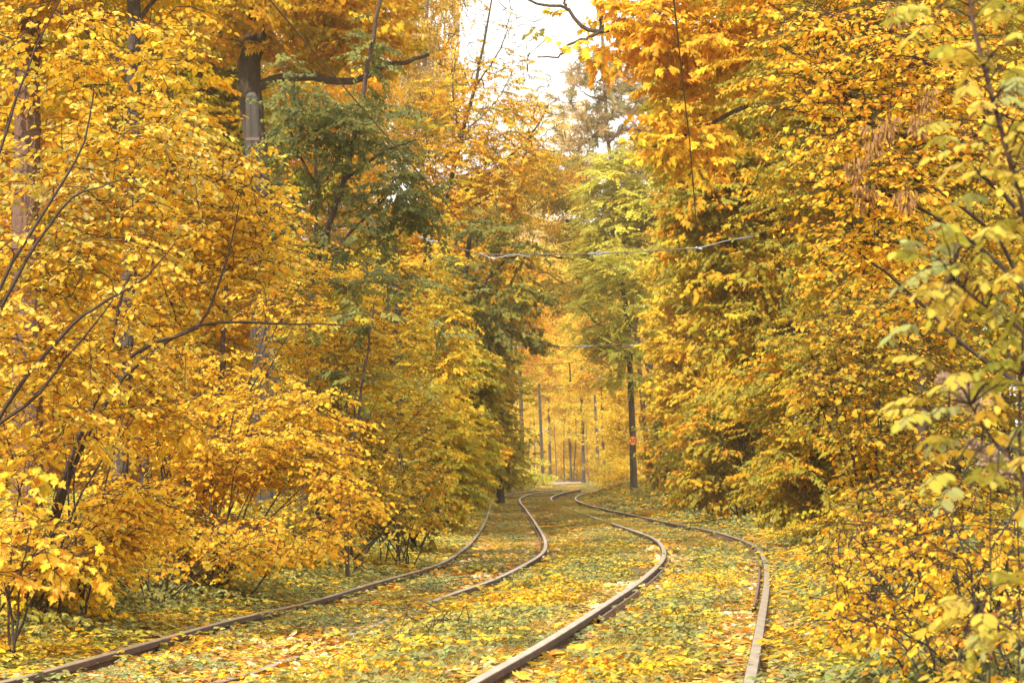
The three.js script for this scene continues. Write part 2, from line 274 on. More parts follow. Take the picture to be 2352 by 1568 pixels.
  const ref = o.blobs.length && skel.length ? null : base;
  const sd = p => { let m = 1e9; for (let i = 0; i < skel.length; i += 3) m = Math.min(m, skel[i].p.distanceToSquared(p)); return m; };
  for (const p of bareFrom) grown.push(p);
  const order = grown.map(p => [sd(p), p]).sort((a, b) => a[0] - b[0]).map(x => x[1]);
  const ends = [];
  for (const p of order) {
    let best = null, bd = 1e9;
    for (const s of skel) { if (!s.free) continue; let q = s.p.distanceToSquared(p); if (s.p.y > p.y) q *= 1.5; if (q < bd) { bd = q; best = s; } }
    if (!best) { best = skel[skel.length - 1] ?? { p: base, dir: V(0, 1, 0) }; bd = best.p.distanceToSquared(p); }
    const L = Math.sqrt(bd), n = clamp(Math.round(L / (.13 * d / 22)), 2, 6), pts = [best.p.clone()], c1 = best.p.clone().addScaledVector(best.dir, L * .35).add(V(0, L * .12, 0));
    for (let k = 1; k <= n; k++) { const t = k / n, q = best.p.clone().multiplyScalar((1 - t) ** 2).addScaledVector(c1, 2 * t * (1 - t)).addScaledVector(p, t * t); if (k < n) q.add(rdir(r, L * .035)); pts.push(q); }
    const rb = Math.min(o.rmax ?? .05, (o.tw ?? (kind === 'leaf' ? .0042 : .0036)) * (1 + L * 1.1) * Math.max(1, d / 45));
    addLine(pts, rb, rb * .45, 'twig'); if (!bareFrom.has(p)) ends.push({ p, dir: pts[n].clone().sub(pts[n - 1]).normalize() });
  }
  for (const p of loose) { let best = null, bd = 1e9; for (let k = 0; k < 12 && ends.length; k++) { const e = ends[Math.floor(r() * ends.length)], q = e.p.distanceToSquared(p); if (q < bd) { bd = q; best = e; } } const dir = best ? p.clone().sub(best.p) : V(1, 0, 0); dir.y *= .4; ends.push({ p, dir: dir.lengthSq() > 1e-6 ? dir.normalize() : V(1, 0, 0), loose: true }); }
  // wood
  const mat = BARK[o.bark ?? 'twig'], tmat = BARK[o.tbark ?? o.bark ?? 'twig'], wood = [];
  for (const l of lines) {
    const n = l.pts.length, rad = l.pts.map((_, i) => { const t = i / (n - 1); return l.r0 + (l.r1 - l.r0) * t + (l.kind === 'trunk' ? l.r0 * .35 * Math.exp(-t * 14) : 0); });
    const loc = l.pts.map(p => p.clone().add(inv));
    if (l.kind === 'trunk') part('trunk', o.furrow ? furrowed(loc, rad, o.furrow) : tube(loc, rad, 12), tmat, g);
    else if (l.kind === 'limb') part('limb', tube(loc, rad, 7), mat, g);
    else if (l.kind === 'stem') part('stem', tube(loc, rad, 5), mat, g);
    else wood.push(tube(loc, rad, 3));
  }
  if (wood.length) part('branchwork', BGU.mergeGeometries(wood), mat, g, 'stuff');
  // foliage
  const pal = PAL[o.pal], cn = o.cn ?? .9;
  const colAt = p => { const x = noise(p.x * cn + 31, p.y * cn + 5, p.z * cn) * .62 + r() * .6 - .11, c = pick(pal, clamp(x, 0, .999)), k = .85 + .3 * r(); return [c[0] * k, c[1] * k, c[2] * k]; };
  if (kind === 'leaf') {
    const leaves = [], kindG = single[o.leaf ?? 'lime'], bb = [];
    for (const e of ends) {
      const L = (o.twig ?? .36) * (.6 + .8 * r()), dir = V(e.dir.x + (r() - .5), .25 * e.dir.y - .1 - .25 * r(), e.dir.z + (r() - .5)).normalize(), side = dir.clone().cross(V(0, 1, 0)).normalize(), s0 = e.p.clone().addScaledVector(dir, -L * .4), e1 = s0.clone().addScaledVector(dir, L).add(V(0, -.05 * L, 0));
      bb.push(tube([s0, s0.clone().lerp(e1, .5).add(V(0, .03, 0)), e1].map(p => p.clone().add(inv)), [.0034, .0026, .0014], 3));
      for (let k = 0; k < per.leaf; k++) {
        const t = k / (per.leaf - 1), s = k % 2 ? 1 : -1, p = s0.clone().lerp(e1, t).add(V(0, -.01 - .03 * r(), 0)), ld = dir.clone().multiplyScalar(.35 + .8 * r() * (t > .9 ? 2 : 1)).addScaledVector(side, s * (.5 + .5 * r())).add(V(0, -.08 - .6 * r() * r(), 0)), up = V(0, 1, 0).add(rdir(r, r() < .3 ? 1 : .5));
        leaves.push({ m: frame(p, ld, up, (o.size ?? .1) * (.5 + .85 * r() * (.6 + .4 * r()))), p, c: colAt(p) });
      }
    }
    if (bb.length) part('twig_end', BGU.mergeGeometries(bb), mat, g, 'stuff').name = 'twigwork';
    // the leaves that show largest are parts of their own
    const inF = leaves.map(l => { const [u, v, z] = toPix(l.p); return { l, k: (u > -20 && u < 2372 && v > -20 && v < 1588) ? z : 1e6 }; }).sort((a, b) => a.k - b.k);
    const nP = Math.min(o.parts ?? 0, inF.length), T = new THREE.Matrix4().makeTranslation(inv.x, inv.y, inv.z);
    for (let k = 0; k < nP; k++) { const { l } = inF[k], q = 14, m = shadow(new THREE.Mesh(kindG[k % kindG.length], leafOf(l.c.map(x => Math.round(x * 24) / 24 || .02)))); m.name = 'leaf'; m.applyMatrix4(T.clone().multiply(l.m)); g.add(m); }
    scatter(inF.slice(nP).map(x => x.l), kindG, LEAF, g, inv);
  } else {
    const items = [];
    for (const e of ends) {
      const dir = V(e.dir.x + (r() - .5) * .9, e.dir.y * .4 - .12 - .2 * r(), e.dir.z + (r() - .5) * .9); if (kind === 'needles') dir.y += .35; if (kind === 'birch') dir.y = .1 * r();
      items.push({ m: frame(e.p.clone().addScaledVector(dir, -.15 * S), dir, V(0, 1, 0).add(rdir(r, .38)), S * (.75 + .5 * r())), c: colAt(e.p) });
    }
    scatter(items, sprayGeo[kind], LEAF, g, inv);
  }
  stats.push(o.name + ' ' + ends.length);
  return g;
}
function scatter(items, geos, mat, parent, off, name = 'foliage') {
  const T = off ? new THREE.Matrix4().makeTranslation(off.x, off.y, off.z) : null, c = new THREE.Color();
  geos.forEach((geo, k) => {
    const mine = items.filter((_, i) => i % geos.length === k); if (!mine.length) return;
    const im = shadow(new THREE.InstancedMesh(geo, mat, mine.length)); im.name = name; im.userData.kind = 'stuff';
    mine.forEach((it, i) => { im.setMatrixAt(i, T ? T.clone().multiply(it.m) : it.m); im.setColorAt(i, c.setRGB(...it.c)); });
    parent.add(im);
  });
}

// ---------------------------------------------------------------- ground
const litterTex = tex(1024, 1024, (() => {
  const r = rngOf(44), cells = 46, pts = []; for (let i = 0; i < cells * cells; i++) pts.push([r(), r(), r(), r() * 6.28, .5 + r()]);
  const cols = [[.42, .3, .12], [.5, .36, .1], [.62, .42, .1], [.36, .3, .13], [.3, .27, .12], [.58, .38, .14], [.4, .38, .16], [.7, .52, .2]];
  return (u, v) => {
    const x = u * cells, y = v * cells, X = Math.floor(x), Y = Math.floor(y); let best = 9, cc = 0, sh = 0;
    for (let i = -1; i < 2; i++) for (let j = -1; j < 2; j++) { const a = ((X + i) % cells + cells) % cells, b = ((Y + j) % cells + cells) % cells, q = pts[a * cells + b], dx = x - (X + i + q[0]), dy = y - (Y + j + q[1]), c = Math.cos(q[3]), s = Math.sin(q[3]), e = Math.hypot((dx * c + dy * s) / .62, (dy * c - dx * s) / .4) / q[4]; if (e < best) { best = e; cc = Math.floor(q[2] * 7.99); sh = q[4]; } }
    const n = .75 + .5 * tn(u, v, 150, 150, 3), k = best < 1 ? n : .42 * n, c = best < 1 ? cols[cc] : [.3, .24, .13]; return [Math.min(1, c[0] * k), Math.min(1, c[1] * k), Math.min(1, c[2] * k)];
  };
})(), true);
{
  const ds = [], xs = []; for (let d = -12; d < 560; d += d < 60 ? .5 : d < 140 ? 1 : d < 260 ? 4 : 25) ds.push(d);
  for (let x = -14; x <= 22; x += .35) xs.push(x); for (let k = 1; k <= 16; k++) { xs.unshift(-14 - k * k * 1.4); xs.push(22 + k * k * 1.4); }
  const pos = [], uv = [], idx = [], nx = xs.length;
  ds.forEach(d => xs.forEach(x => { pos.push(x, H(x, Math.max(0, d)), -d); uv.push(x / 3.1, d / 3.1); }));
  for (let j = 0; j + 1 < ds.length; j++) for (let i = 0; i + 1 < nx; i++) { const a = j * nx + i; idx.push(a, a + 1, a + nx, a + 1, a + nx + 1, a + nx); }
  const g = new THREE.BufferGeometry(); g.setAttribute('position', new THREE.Float32BufferAttribute(pos, 3)); g.setAttribute('uv', new THREE.Float32BufferAttribute(uv, 2)); g.setIndex(idx); g.computeVertexNormals();
  const m = shadow(new THREE.Mesh(g, new THREE.MeshStandardMaterial({ map: litterTex, bumpMap: litterTex, bumpScale: .02, roughness: .95, color: new THREE.Color().setRGB(.85, .8, .7) }))); m.name = 'ground';
  tag(m, 'forest floor with fallen leaves under the tracks and along both banks', null, null, 'structure'); scene.add(m);
}
{ // pale path crossing where the tracks leave the clearing
  const pts = [[1268, 1111], [1356, 1107]].map(q => groundHit(q[0], q[1], 0)), a = pts[0], b = pts[1];
  const nx = 10, g = new THREE.PlaneGeometry(1, 1, nx, 4), p = g.attributes.position;
  for (let i = 0; i < p.count; i++) { const t = p.getX(i) + .5, s = p.getY(i), x = a.x - 1 + (b.x - a.x + 3) * t, d = -(a.z + (b.z - a.z) * t) + s * 26 + 3 * (noise(t * 4, s * 3, 2) - .5); p.setXYZ(i, x, H(x, d) + .03, -d); }
  g.computeVertexNormals();
  const m = shadow(new THREE.Mesh(g, new THREE.MeshStandardMaterial({ color: new THREE.Color().setRGB(.26, .19, .14), roughness: .95, side: THREE.DoubleSide, bumpMap: barkBump, bumpScale: .01 }))); m.name = 'path';
  tag(m, 'pale sandy path crossing the far end of the tracks', null, null, 'structure'); scene.add(m);
}

// ---------------------------------------------------------------- tram tracks
const railMat = new THREE.MeshStandardMaterial({ color: new THREE.Color().setRGB(.062, .029, .016), roughness: .85, metalness: .1, bumpMap: barkBump, bumpScale: .004, map: barkTone });
const wornMat = new THREE.MeshStandardMaterial({ color: new THREE.Color().setRGB(.55, .46, .38), roughness: .34, metalness: .65, map: barkTone });
const LIFT = .1;
function railPath(px) { return px.map(q => groundHit(q[0], q[1], q[2] ?? LIFT)); }
function extend(pts, d0) { const [a, b] = pts, t = (-d0 - a.z) / (a.z - b.z); const x = a.x + (a.x - b.x) * t; return [V(x, H(x, d0) + Math.min(LIFT, a.y - H(a.x, -a.z)), -d0), ...pts]; }
const RA = extend(railPath([[20, 1562], [150, 1528], [330, 1478], [500, 1431], [600, 1407], [700, 1385], [850, 1341], [1000, 1298], [1060, 1264], [1098, 1225], [1119, 1187], [1128, 1157], [1135, 1147], [1160, 1137], [1200, 1130], [1250, 1125]]), 6);
const RB = extend(railPath([[560, 1550, .06], [620, 1530, .075], [740, 1484, .03], [850, 1440, .07], [940, 1403, .045], [1020, 1370, .085], [1130, 1332], [1205, 1296], [1247, 1268], [1253, 1245], [1232, 1204], [1207, 1168], [1194, 1150], [1200, 1141], [1235, 1131], [1290, 1125]]), 6);
const RC = extend(railPath([[1090, 1565], [1250, 1475], [1400, 1381], [1480, 1326], [1523, 1282], [1520, 1252], [1498, 1234], [1455, 1218], [1390, 1196], [1320, 1172], [1272, 1152, .12], [1266, 1144, .17], [1285, 1134, .18], [1335, 1123, .18]]), 6);
const RD = extend(railPath([[1722, 1565], [1746, 1440], [1762, 1325], [1755, 1282], [1728, 1250], [1640, 1220, .13], [1560, 1204, .12], [1440, 1179, .12], [1345, 1157, .16], [1322, 1145, .16], [1335, 1135, .16], [1380, 1124, .16]]), 6);
function sweep(pts, prof, n) { // prof: [[across, up]...] closed, swept along a level path
  const c = new THREE.CatmullRomCurve3(pts, false, 'centripetal'), P0 = c.getSpacedPoints(n), pos = [], uv = [], idx = [], m = prof.length; let len = 0;
  P0.forEach((p, i) => { const t = P0[Math.min(n, i + 1)].clone().sub(P0[Math.max(0, i - 1)]).setY(0).normalize(), s = V(-t.z, 0, t.x); if (i) len += p.distanceTo(P0[i - 1]); for (let k = 0; k <= m; k++) { const [a, h] = prof[k % m]; pos.push(p.x + s.x * a, p.y + h, p.z + s.z * a); uv.push(k / m * .6, len / .7); } });
  for (let i = 0; i < n; i++) for (let k = 0; k < m; k++) { const a = i * (m + 1) + k, b = a + 1, e = a + m + 1, f = e + 1; idx.push(a, b, e, b, f, e); }
  const g = new THREE.BufferGeometry(); g.setAttribute('position', new THREE.Float32BufferAttribute(pos, 3)); g.setAttribute('uv', new THREE.Float32BufferAttribute(uv, 2)); g.setIndex(idx);
  const q = g.toNonIndexed(); q.computeVertexNormals(); return q;
}
const HEAD = [[-.036, -.003], [-.031, 0], [.031, 0], [.036, -.003], [.037, -.04], [.012, -.055], [.011, -.12], [.065, -.14], [.07, -.155], [-.07, -.155], [-.065, -.14], [-.011, -.12], [-.012, -.055], [-.037, -.04]];
const WORN = [[-.0305, .0025], [.0305, .0025], [.0305, -.002], [-.0305, -.002]];
const lipMat = new THREE.MeshStandardMaterial({ color: new THREE.Color().setRGB(.13, .066, .038), roughness: .8, map: barkTone });
const LIP = [[-.1, -.022], [-.08, -.022], [-.07, -.05], [-.06, -.12], [-.11, -.12]];
function rail(pts, t) { const r = part('rail', sweep(pts, HEAD, 420), railMat, t); part('running_surface', sweep(pts, WORN, 420), wornMat, r); return r; }
function sub(pts, d0, d1) { const c = new THREE.CatmullRomCurve3(pts, false, 'centripetal').getSpacedPoints(300); return c.filter(p => -p.z > d0 && -p.z < d1).filter((_, i) => i % 6 === 0); }
{
  const L = thing('tram_track', 'rusty left tram track running from the bottom left corner and bending to the right', 'tram track', null, 'tram tracks');
  rail(RA, L); const b = rail(RB, L); part('guard_lip', sweep(sub(RB, 26, 130), LIP, 160), lipMat, b);
  const R = thing('tram_track', 'rusty right tram track leaving the bottom edge right of the centre', 'tram track', null, 'tram tracks');
  const c = rail(RC, R); part('guard_lip', sweep(sub(RC, 19, 34), LIP.map(([a, h]) => [-a, h]).reverse(), 80), lipMat, c);
  const d = rail(RD, R); part('guard_lip', sweep(sub(RD, 21, 48), LIP, 100), lipMat, d);
  // a flat bar lies joining the rail ends
  for (const [pts, dd] of [[RA, 22.4], [RD, 17.2], [RC, 18.5]]) { const s = sub(pts, dd, dd + .9); if (s.length > 1) part('joint_bar', sweep([s[0], s[s.length - 1]], [[-.052, -.045], [.052, -.045], [.052, -.1], [-.052, -.1]], 6), railMat, pts === RA ? L : R); }
}

// ---------------------------------------------------------------- poles, wires and the sign
const concrete = new THREE.MeshStandardMaterial({ color: new THREE.Color().setRGB(.06, .047, .04), roughness: .93, map: barkTone, bumpMap: barkBump, bumpScale: .006 });
const steel = new THREE.MeshStandardMaterial({ color: new THREE.Color().setRGB(.42, .42, .42), roughness: .5, metalness: .5 });
const wireMat = new THREE.MeshStandardMaterial({ color: new THREE.Color().setRGB(.12, .08, .055), roughness: .7, metalness: .3 });
const white = new THREE.MeshStandardMaterial({ color: new THREE.Color().setRGB(.17, .17, .175), roughness: .5 });
function pole(label, d, top, bot, w) {
  const t = P(...top, d), b0 = P(...bot, d), b = V(b0.x, H(b0.x, d) - .1, -d), g = thing('concrete_pole', label, 'pole', b, 'concrete poles along the tracks'), hgt = t.y - b.y, lean = (t.x - b.x) / hgt;
  const s = new THREE.Shape(), a = w / 2; // square section with chamfered edges and a groove in each broad face
  [[-a, -a * .8], [-a * .8, -a], [-a * .25, -a], [-a * .2, -a * .86], [a * .2, -a * .86], [a * .25, -a], [a * .8, -a], [a, -a * .8], [a, a * .8], [a * .8, a], [a * .25, a], [a * .2, a * .86], [-a * .2, a * .86], [-a * .25, a], [-a * .8, a], [-a, a * .8]].forEach(([x, y], i) => i ? s.lineTo(x, y) : s.moveTo(x, y));
  const sh = new THREE.ExtrudeGeometry(s, { depth: hgt, bevelEnabled: false, steps: 24 }); sh.rotateX(-Math.PI / 2);
  const p = sh.attributes.position; for (let i = 0; i < p.count; i++) { const y = p.getY(i), k = 1.35 - .5 * y / hgt; p.setXYZ(i, p.getX(i) * k + lean * y, y, p.getZ(i) * k); }
  sh.computeVertexNormals(); part('shaft', sh, concrete, g);
  const cap = new THREE.CylinderGeometry(a * .55, a * 1.12, w * .3, 4, 1); cap.rotateY(Math.PI / 4); cap.scale(1, 1, 1); cap.translate(lean * hgt, hgt + w * .15 + .003, 0); part('cap', cap, concrete, g);
  for (const f of [.8, .9]) { const k = (1.35 - .5 * f) * w * 1.06, bd = new THREE.BoxGeometry(k, .06, k); bd.translate(lean * hgt * f, hgt * f, 0); part('steel_band', bd, wireMat, g); }
  return g;
}
pole('tall grey concrete pole rising in front of the oak trunk at upper left', 47, [578, 222], [607, 1200], .27);
pole('slim grey concrete pole standing left of the left track beside green leaves', 80, [905, 565], [925, 1180], .25);
pole('far brown pole standing alone in the bright gap over the tracks', 185, [1238, 882], [1248, 1085], .21);
pole('pale grey pole at the right edge of the bright far gap', 190, [1366, 905], [1376, 1085], .2);
const wire = (pts, r) => tube(pts, pts.map(() => r), 5);
function sag(a, b, s, n = 10) { const o = []; for (let i = 0; i <= n; i++) { const t = i / n, p = a.clone().lerp(b, t); p.y -= s * 4 * t * (1 - t); o.push(p); } return o; }
function contact(label, pts) { const p = pts.map(q => P(q[0], q[1], q[2])), g = thing('contact_wire', label, 'wire', null, 'contact wires over the tracks'); for (let i = 0; i + 1 < p.length; i++) part('wire', wire(sag(p[i], p[i + 1], .02), .009), wireMat, g); }
contact('thin dark wire slanting across the left trees from the top edge', [[300, -400, 15.5], [620, 0, 22], [1010, 450, 37.5], [1127, 591, 47], [1200, 795, 82], [1222, 836, 112], [1262, 888, 150]]);
contact('thin dark wire dropping down over the right maple from the top edge', [[1515, -420, 15.5], [1548, 0, 22], [1585, 330, 31], [1604, 567, 46], [1470, 788, 82], [1350, 822, 112], [1330, 882, 150]]);
function span(label, d, line, ins, arms) {
  const p = line.map(q => P(q[0], q[1], d)), g = thing('span_wire', label, 'wire', null, 'span wires across the tracks');
  for (let i = 0; i + 1 < p.length; i++) part('wire', wire(sag(p[i], p[i + 1], .01, 4), .008 + d * .00006), wireMat, g);
  for (const [u0, v0, u1, v1] of ins) { // link of two metal plates with a gap between
    const a = P(u0, v0, d - .06), b = P(u1, v1, d - .06), dir = b.clone().sub(a), L = dir.length(), q = new THREE.Quaternion().setFromUnitVectors(V(1, 0, 0), dir.clone().normalize());
    const body = new THREE.Shape(); body.absellipse(0, 0, L * .15, .042, 0, Math.PI * 2); const hole = new THREE.Path(); hole.absellipse(0, 0, L * .08, .018, 0, Math.PI * 2); body.holes.push(hole);
    const put = (geo, m, n) => { geo.applyQuaternion(q); const c = a.clone().lerp(b, .5); geo.translate(c.x, c.y, c.z); part(n, geo, m, g); };
    const e = new THREE.ExtrudeGeometry(body, { depth: .04, bevelEnabled: true, bevelSize: .006, bevelThickness: .006, bevelSegments: 1 }); put(e, white, 'shackle');
    for (const s of [-1, 1]) { const c = new THREE.CapsuleGeometry(.02, L * .26, 3, 8); c.rotateZ(Math.PI / 2); c.translate(s * L * .32, 0, .02); put(c, white, 'insulator'); }
  }
  for (const arm of arms) { const q = arm.map(a => P(a[0], a[1], d - .1)); part('steady_arm', tube(smooth(q, 14), Array(15).fill(.011), 6), white, g); const e = q[1], cl = new THREE.CapsuleGeometry(.02, .1, 3, 8); cl.rotateZ(Math.PI / 2 - .25); cl.translate(e.x, e.y - .01, e.z); part('wire_clamp', cl, steel, g); }
}
span('nearest span wire with white insulators crossing in front of the green maple', 47, [[585, 395], [966, 546], [1012, 558], [1110, 584], [1352, 583], [1401, 581], [1604, 569], [1760, 530], [2050, 470]], [[962, 544, 1014, 559], [1350, 583, 1402, 580]], [[[1101, 582], [1130, 592], [1186, 585], [1217, 590]], [[1575, 570], [1606, 569], [1668, 553], [1706, 547], [1730, 543]]]);
span('second span wire with pale arms below the nearest span', 82, [[912, 700], [1168, 794], [1320, 796], [1362, 794], [1507, 785], [1640, 760]], [[1320, 796, 1363, 794]], [[[1165, 793], [1180, 797], [1215, 795], [1236, 796]], [[1438, 794], [1452, 793], [1490, 787], [1510, 784]]]);
span('far span wire hanging high across the bright gap', 112, [[1120, 826], [1225, 838], [1310, 833], [1390, 816]], [[1372, 823, 1396, 816]], []);
span('farthest span wire reaching from the lone far pole', 150, [[1236, 882], [1262, 888], [1323, 882], [1400, 862]], [[1365, 873, 1388, 866]], []);
{ // dropper between the two far spans
  const g = thing('wire_dropper', 'short dark hanger dangling between the two far span wires', 'hanger'); part('rod', wire([P(1308, 833, 111.8), P(1309, 850, 112), P(1310, 872, 112.2)], .03), wireMat, g); const c = new THREE.SphereGeometry(.06, 8, 6); const q = P(1310, 874, 112.2); c.translate(q.x, q.y, q.z); part('weight', c, wireMat, g);
}
const font = await new FontLoader().loadAsync('fonts/droid/droid_sans_bold.typeface.json');
{
  const d = 109.4, c = P(1454, 1012, d), g = thing('speed_sign', 'round orange speed sign reading 30 fixed to a dark trunk', 'sign', c);
  const plate = new THREE.CylinderGeometry(.2, .2, .02, 32); plate.rotateX(Math.PI / 2); part('plate', plate, new THREE.MeshStandardMaterial({ color: new THREE.Color().setRGB(.75, .3, .03), roughness: .5 }), g);
  const rim = new THREE.TorusGeometry(.178, .02, 8, 36); rim.scale(1, 1, .5); rim.translate(0, 0, .012); part('rim', rim, new THREE.MeshStandardMaterial({ color: new THREE.Color().setRGB(.55, .07, .02), roughness: .5 }), g);
  const t = new TextGeometry('30', { font, size: .2, depth: .006, curveSegments: 4 }); t.computeBoundingBox(); const bb = t.boundingBox; t.translate(-(bb.max.x + bb.min.x) / 2, -(bb.max.y + bb.min.y) / 2, .0102); part('digits', t, new THREE.MeshStandardMaterial({ color: 0x111111, roughness: .6 }), g);
  const br = new THREE.BoxGeometry(.05, .3, .1); br.translate(0, 0, -.062); part('bracket', br, steel, g);
}

// ---------------------------------------------------------------- trees and shrubs
const G = { nl: 'yellow shrubs of the left bank', rt: 'maples of the right bank' };
// --- left bank, near
plant({ name: 'hazel_shrub', label: 'large yellow shrub at the left edge with dark stems arching up over the pine trunk', cat: 'shrub', d: 18.5, b: -190, rs: .022, front: -.7, spray: 'leaf', size: .058, pal: 'lemon', parts: 300, lai: 1.45, grow: 420, gap: .4,
  stems: [[[-60, 900], [10, 640], [110, 470], [190, 330], [215, 190]], [[-40, 800], [60, 600], [165, 455], [255, 420]], [[-30, 1000], [150, 760], [230, 700], [330, 640], [400, 560]], [[-80, 1050], [90, 900], [170, 800], [260, 690]], [[-100, 700], [-20, 420], [60, 160], [160, -40]]],
  blobs: [[-10, 160, 110, 160, .4, .7, .6], [150, 90, 170, 110, 1, .7], [320, 130, 150, 140, 1.2, .6], [0, 440, 150, 160, 0, .8, .7], [200, 420, 190, 170, .2, .8], [330, 340, 150, 130, .6, .6], [60, 700, 190, 170, -.3, .8], [230, 650, 190, 180, 0, .8], [360, 520, 150, 130, .5, .6], [100, 900, 190, 140, 0, .8]] });
plant({ name: 'hazel_shrub', label: 'airy yellow shrub with a long forked bare branch pointing right', cat: 'shrub', d: 21, b: 90, rs: .024, front: -.8, spray: 'leaf', size: .057, pal: 'lemon', parts: 300, lai: 1.45, grow: 380, gap: .42,
  stems: [[[180, 1000], [268, 845], [350, 790], [455, 748], [500, 650], [530, 560], [548, 470]], [[200, 1000], [300, 850], [455, 746], [600, 741], [700, 744], [805, 748]], [[160, 1050], [240, 850], [300, 620], [430, 470], [560, 370]]],
  blobs: [[575, 420, 90, 90, 0, .5], [380, 420, 170, 170, 0, .7], [500, 480, 130, 160, .2, .6], [300, 620, 180, 130, 0, .8], [470, 640, 160, 130, .3, .7], [560, 560, 110, 150, .6, .5], [320, 800, 180, 120, .2, .8], [520, 820, 150, 90, .5, .6, .7], [690, 730, 120, 40, .2, .4, .6]] });
plant({ name: 'hazel_shrub', label: 'low bushy yellow shrub with a spread of thin stems just left of the rail', cat: 'shrub', d: 25, b: 480, fan: 18, rs: .013, spray: 'leaf', size: .056, pal: 'gold', parts: 300, lai: 2.5, grow: 330, gap: .4,
  blobs: [[380, 1090, 150, 130, .4, .8], [520, 1060, 150, 130, .3, .8], [640, 1110, 140, 110, .2, .8], [470, 1200, 150, 70, 0, .7, .8], [700, 1010, 120, 110, 1, .8], [600, 950, 130, 90, 1.4, .8], [360, 1240, 120, 50, .2, .6], [480, 1275, 170, 35, -.1, .6], [680, 1235, 130, 35, -.1, .6], [600, 1210, 120, 50, 0, .7], [760, 1150, 100, 60, .4, .7]] });
plant({ name: 'maple_sapling', label: 'golden orange maple saplings crowding the bottom of the left edge', cat: 'sapling', d: 17.2, b: -40, fan: 9, rs: .011, spray: 'leaf', leaf: 'maple', size: .08, pal: 'orange', parts: 250, lai: 2.2, grow: 200, gap: .4,
  blobs: [[40, 1240, 130, 80, 0, .6], [150, 1290, 110, 60, .5, .6, .8], [10, 1120, 110, 100, .5, .6, .8]] });
plant({ name: 'hazel_shrub', label: 'yellow shrub at lower left between the orange saplings and the fan of thin stems', cat: 'shrub', d: 20, b: 110, fan: 12, rs: .014, spray: 'leaf', size: .056, pal: 'gold', parts: 300, lai: 2.5, grow: 330, gap: .38,
  blobs: [[70, 1020, 150, 130, 0, .8], [220, 1050, 150, 150, .3, .8], [160, 1190, 160, 100, .2, .8], [60, 1260, 140, 60, 0, .6], [260, 1270, 120, 40, .3, .6], [120, 1310, 150, 40, 0, .6], [320, 980, 130, 110, .8, .8], [300, 1200, 110, 80, .6, .7]] });
plant({ name: 'elm_sapling', label: 'slender young elm with a thin curved trunk beside the double dark trunk', cat: 'tree', d: 31, trunk: [[492, 1000], [508, 880], [512, 780], [520, 640], [505, 500]], r: .05, spray: 'leaf', size: .058, pal: 'gold', parts: 200, lai: 2.0, grow: 300, gap: .4,
  blobs: [[480, 880, 160, 110, .5, 1], [620, 860, 150, 120, 1, 1], [570, 720, 180, 90, .5, 1], [700, 640, 150, 80, 1, 1], [440, 740, 120, 100, .6, 1, .7]] });
plant({ name: 'elm_shrub', label: 'tall yellow shrub filling the middle of the left bank below the green tree', cat: 'shrub', d: 33, b: 760, fan: 12, rs: .02, spray: 'leaf', size: .06, pal: 'mix', parts: 200, lai: 1.9, grow: 420, gap: .44,
  stems: [[[700, 1000], [760, 830], [830, 700]]],
  blobs: [[720, 860, 150, 130, 0, 1.1], [850, 830, 130, 120, .5, 1.1], [770, 1010, 170, 120, -.2, 1.1], [900, 980, 120, 130, .4, 1.1], [830, 1120, 150, 100, 0, 1], [940, 1130, 90, 70, .2, .9], [680, 1180, 130, 90, -.6, .9], [820, 1200, 120, 40, -.6, .8], [880, 690, 120, 100, .9, 1]] });
plant({ name: 'maple_shrub', label: 'golden bush at the left rail where its curve straightens', cat: 'shrub', d: 41, b: 930, fan: 10, rs: .02, spray: 'oval', pal: 'goldolive', lai: 4, grow: 240,
  blobs: [[960, 1060, 110, 100, 0, 1.2], [1010, 1120, 90, 60, 0, 1], [900, 1150, 120, 70, -.3, 1.1], [930, 960, 100, 90, .8, 1.2], [1040, 1020, 70, 90, .8, 1], [1020, 1170, 60, 30, -.2, .8], [930, 1190, 80, 25, -.6, .8]] });
plant({ name: 'maple_shrub', label: 'dark olive bush overhanging the far part of the left rail', cat: 'shrub', d: 58, b: 1000, fan: 8, rs: .03, spray: 'maple', pal: 'olive', lai: 4.5, grow: 220,
  blobs: [[1040, 960, 90, 100, 0, 1.5], [1080, 1050, 60, 70, 0, 1], [1000, 860, 110, 90, .5, 1.5], [1085, 900, 60, 80, .5, 1.2], [1060, 1120, 45, 35, 0, .9], [990, 1080, 60, 70, .3, 1]] });
plant({ name: 'hazel_shrub', label: 'tangled low golden thicket along the foot of the left bank beside the near rail', cat: 'shrub', d: 23, b: 330, fan: 26, rs: .008, spray: 'leaf', size: .055, pal: 'gold', parts: 300, lai: 1.9, grow: 330, gap: .38, twig: .3,
  blobs: [[110, 1240, 170, 70, -1.5, .5], [330, 1250, 150, 50, 0, .5], [540, 1255, 150, 42, .4, .5], [200, 1290, 170, 32, -.8, .5, .8], [680, 1225, 110, 48, 1.2, .5]] });
plant({ name: 'hazel_shrub', label: 'low golden thicket on the left bank where the outer left rail starts to bend', cat: 'shrub', d: 35, b: 900, fan: 14, rs: .012, spray: 'leaf', size: .062, pal: 'mix', lai: 2, grow: 240, gap: .38, twig: .3,
  blobs: [[800, 1190, 110, 45, -1, .6], [900, 1165, 90, 50, 0, .6], [975, 1135, 70, 50, 1, .6]] });
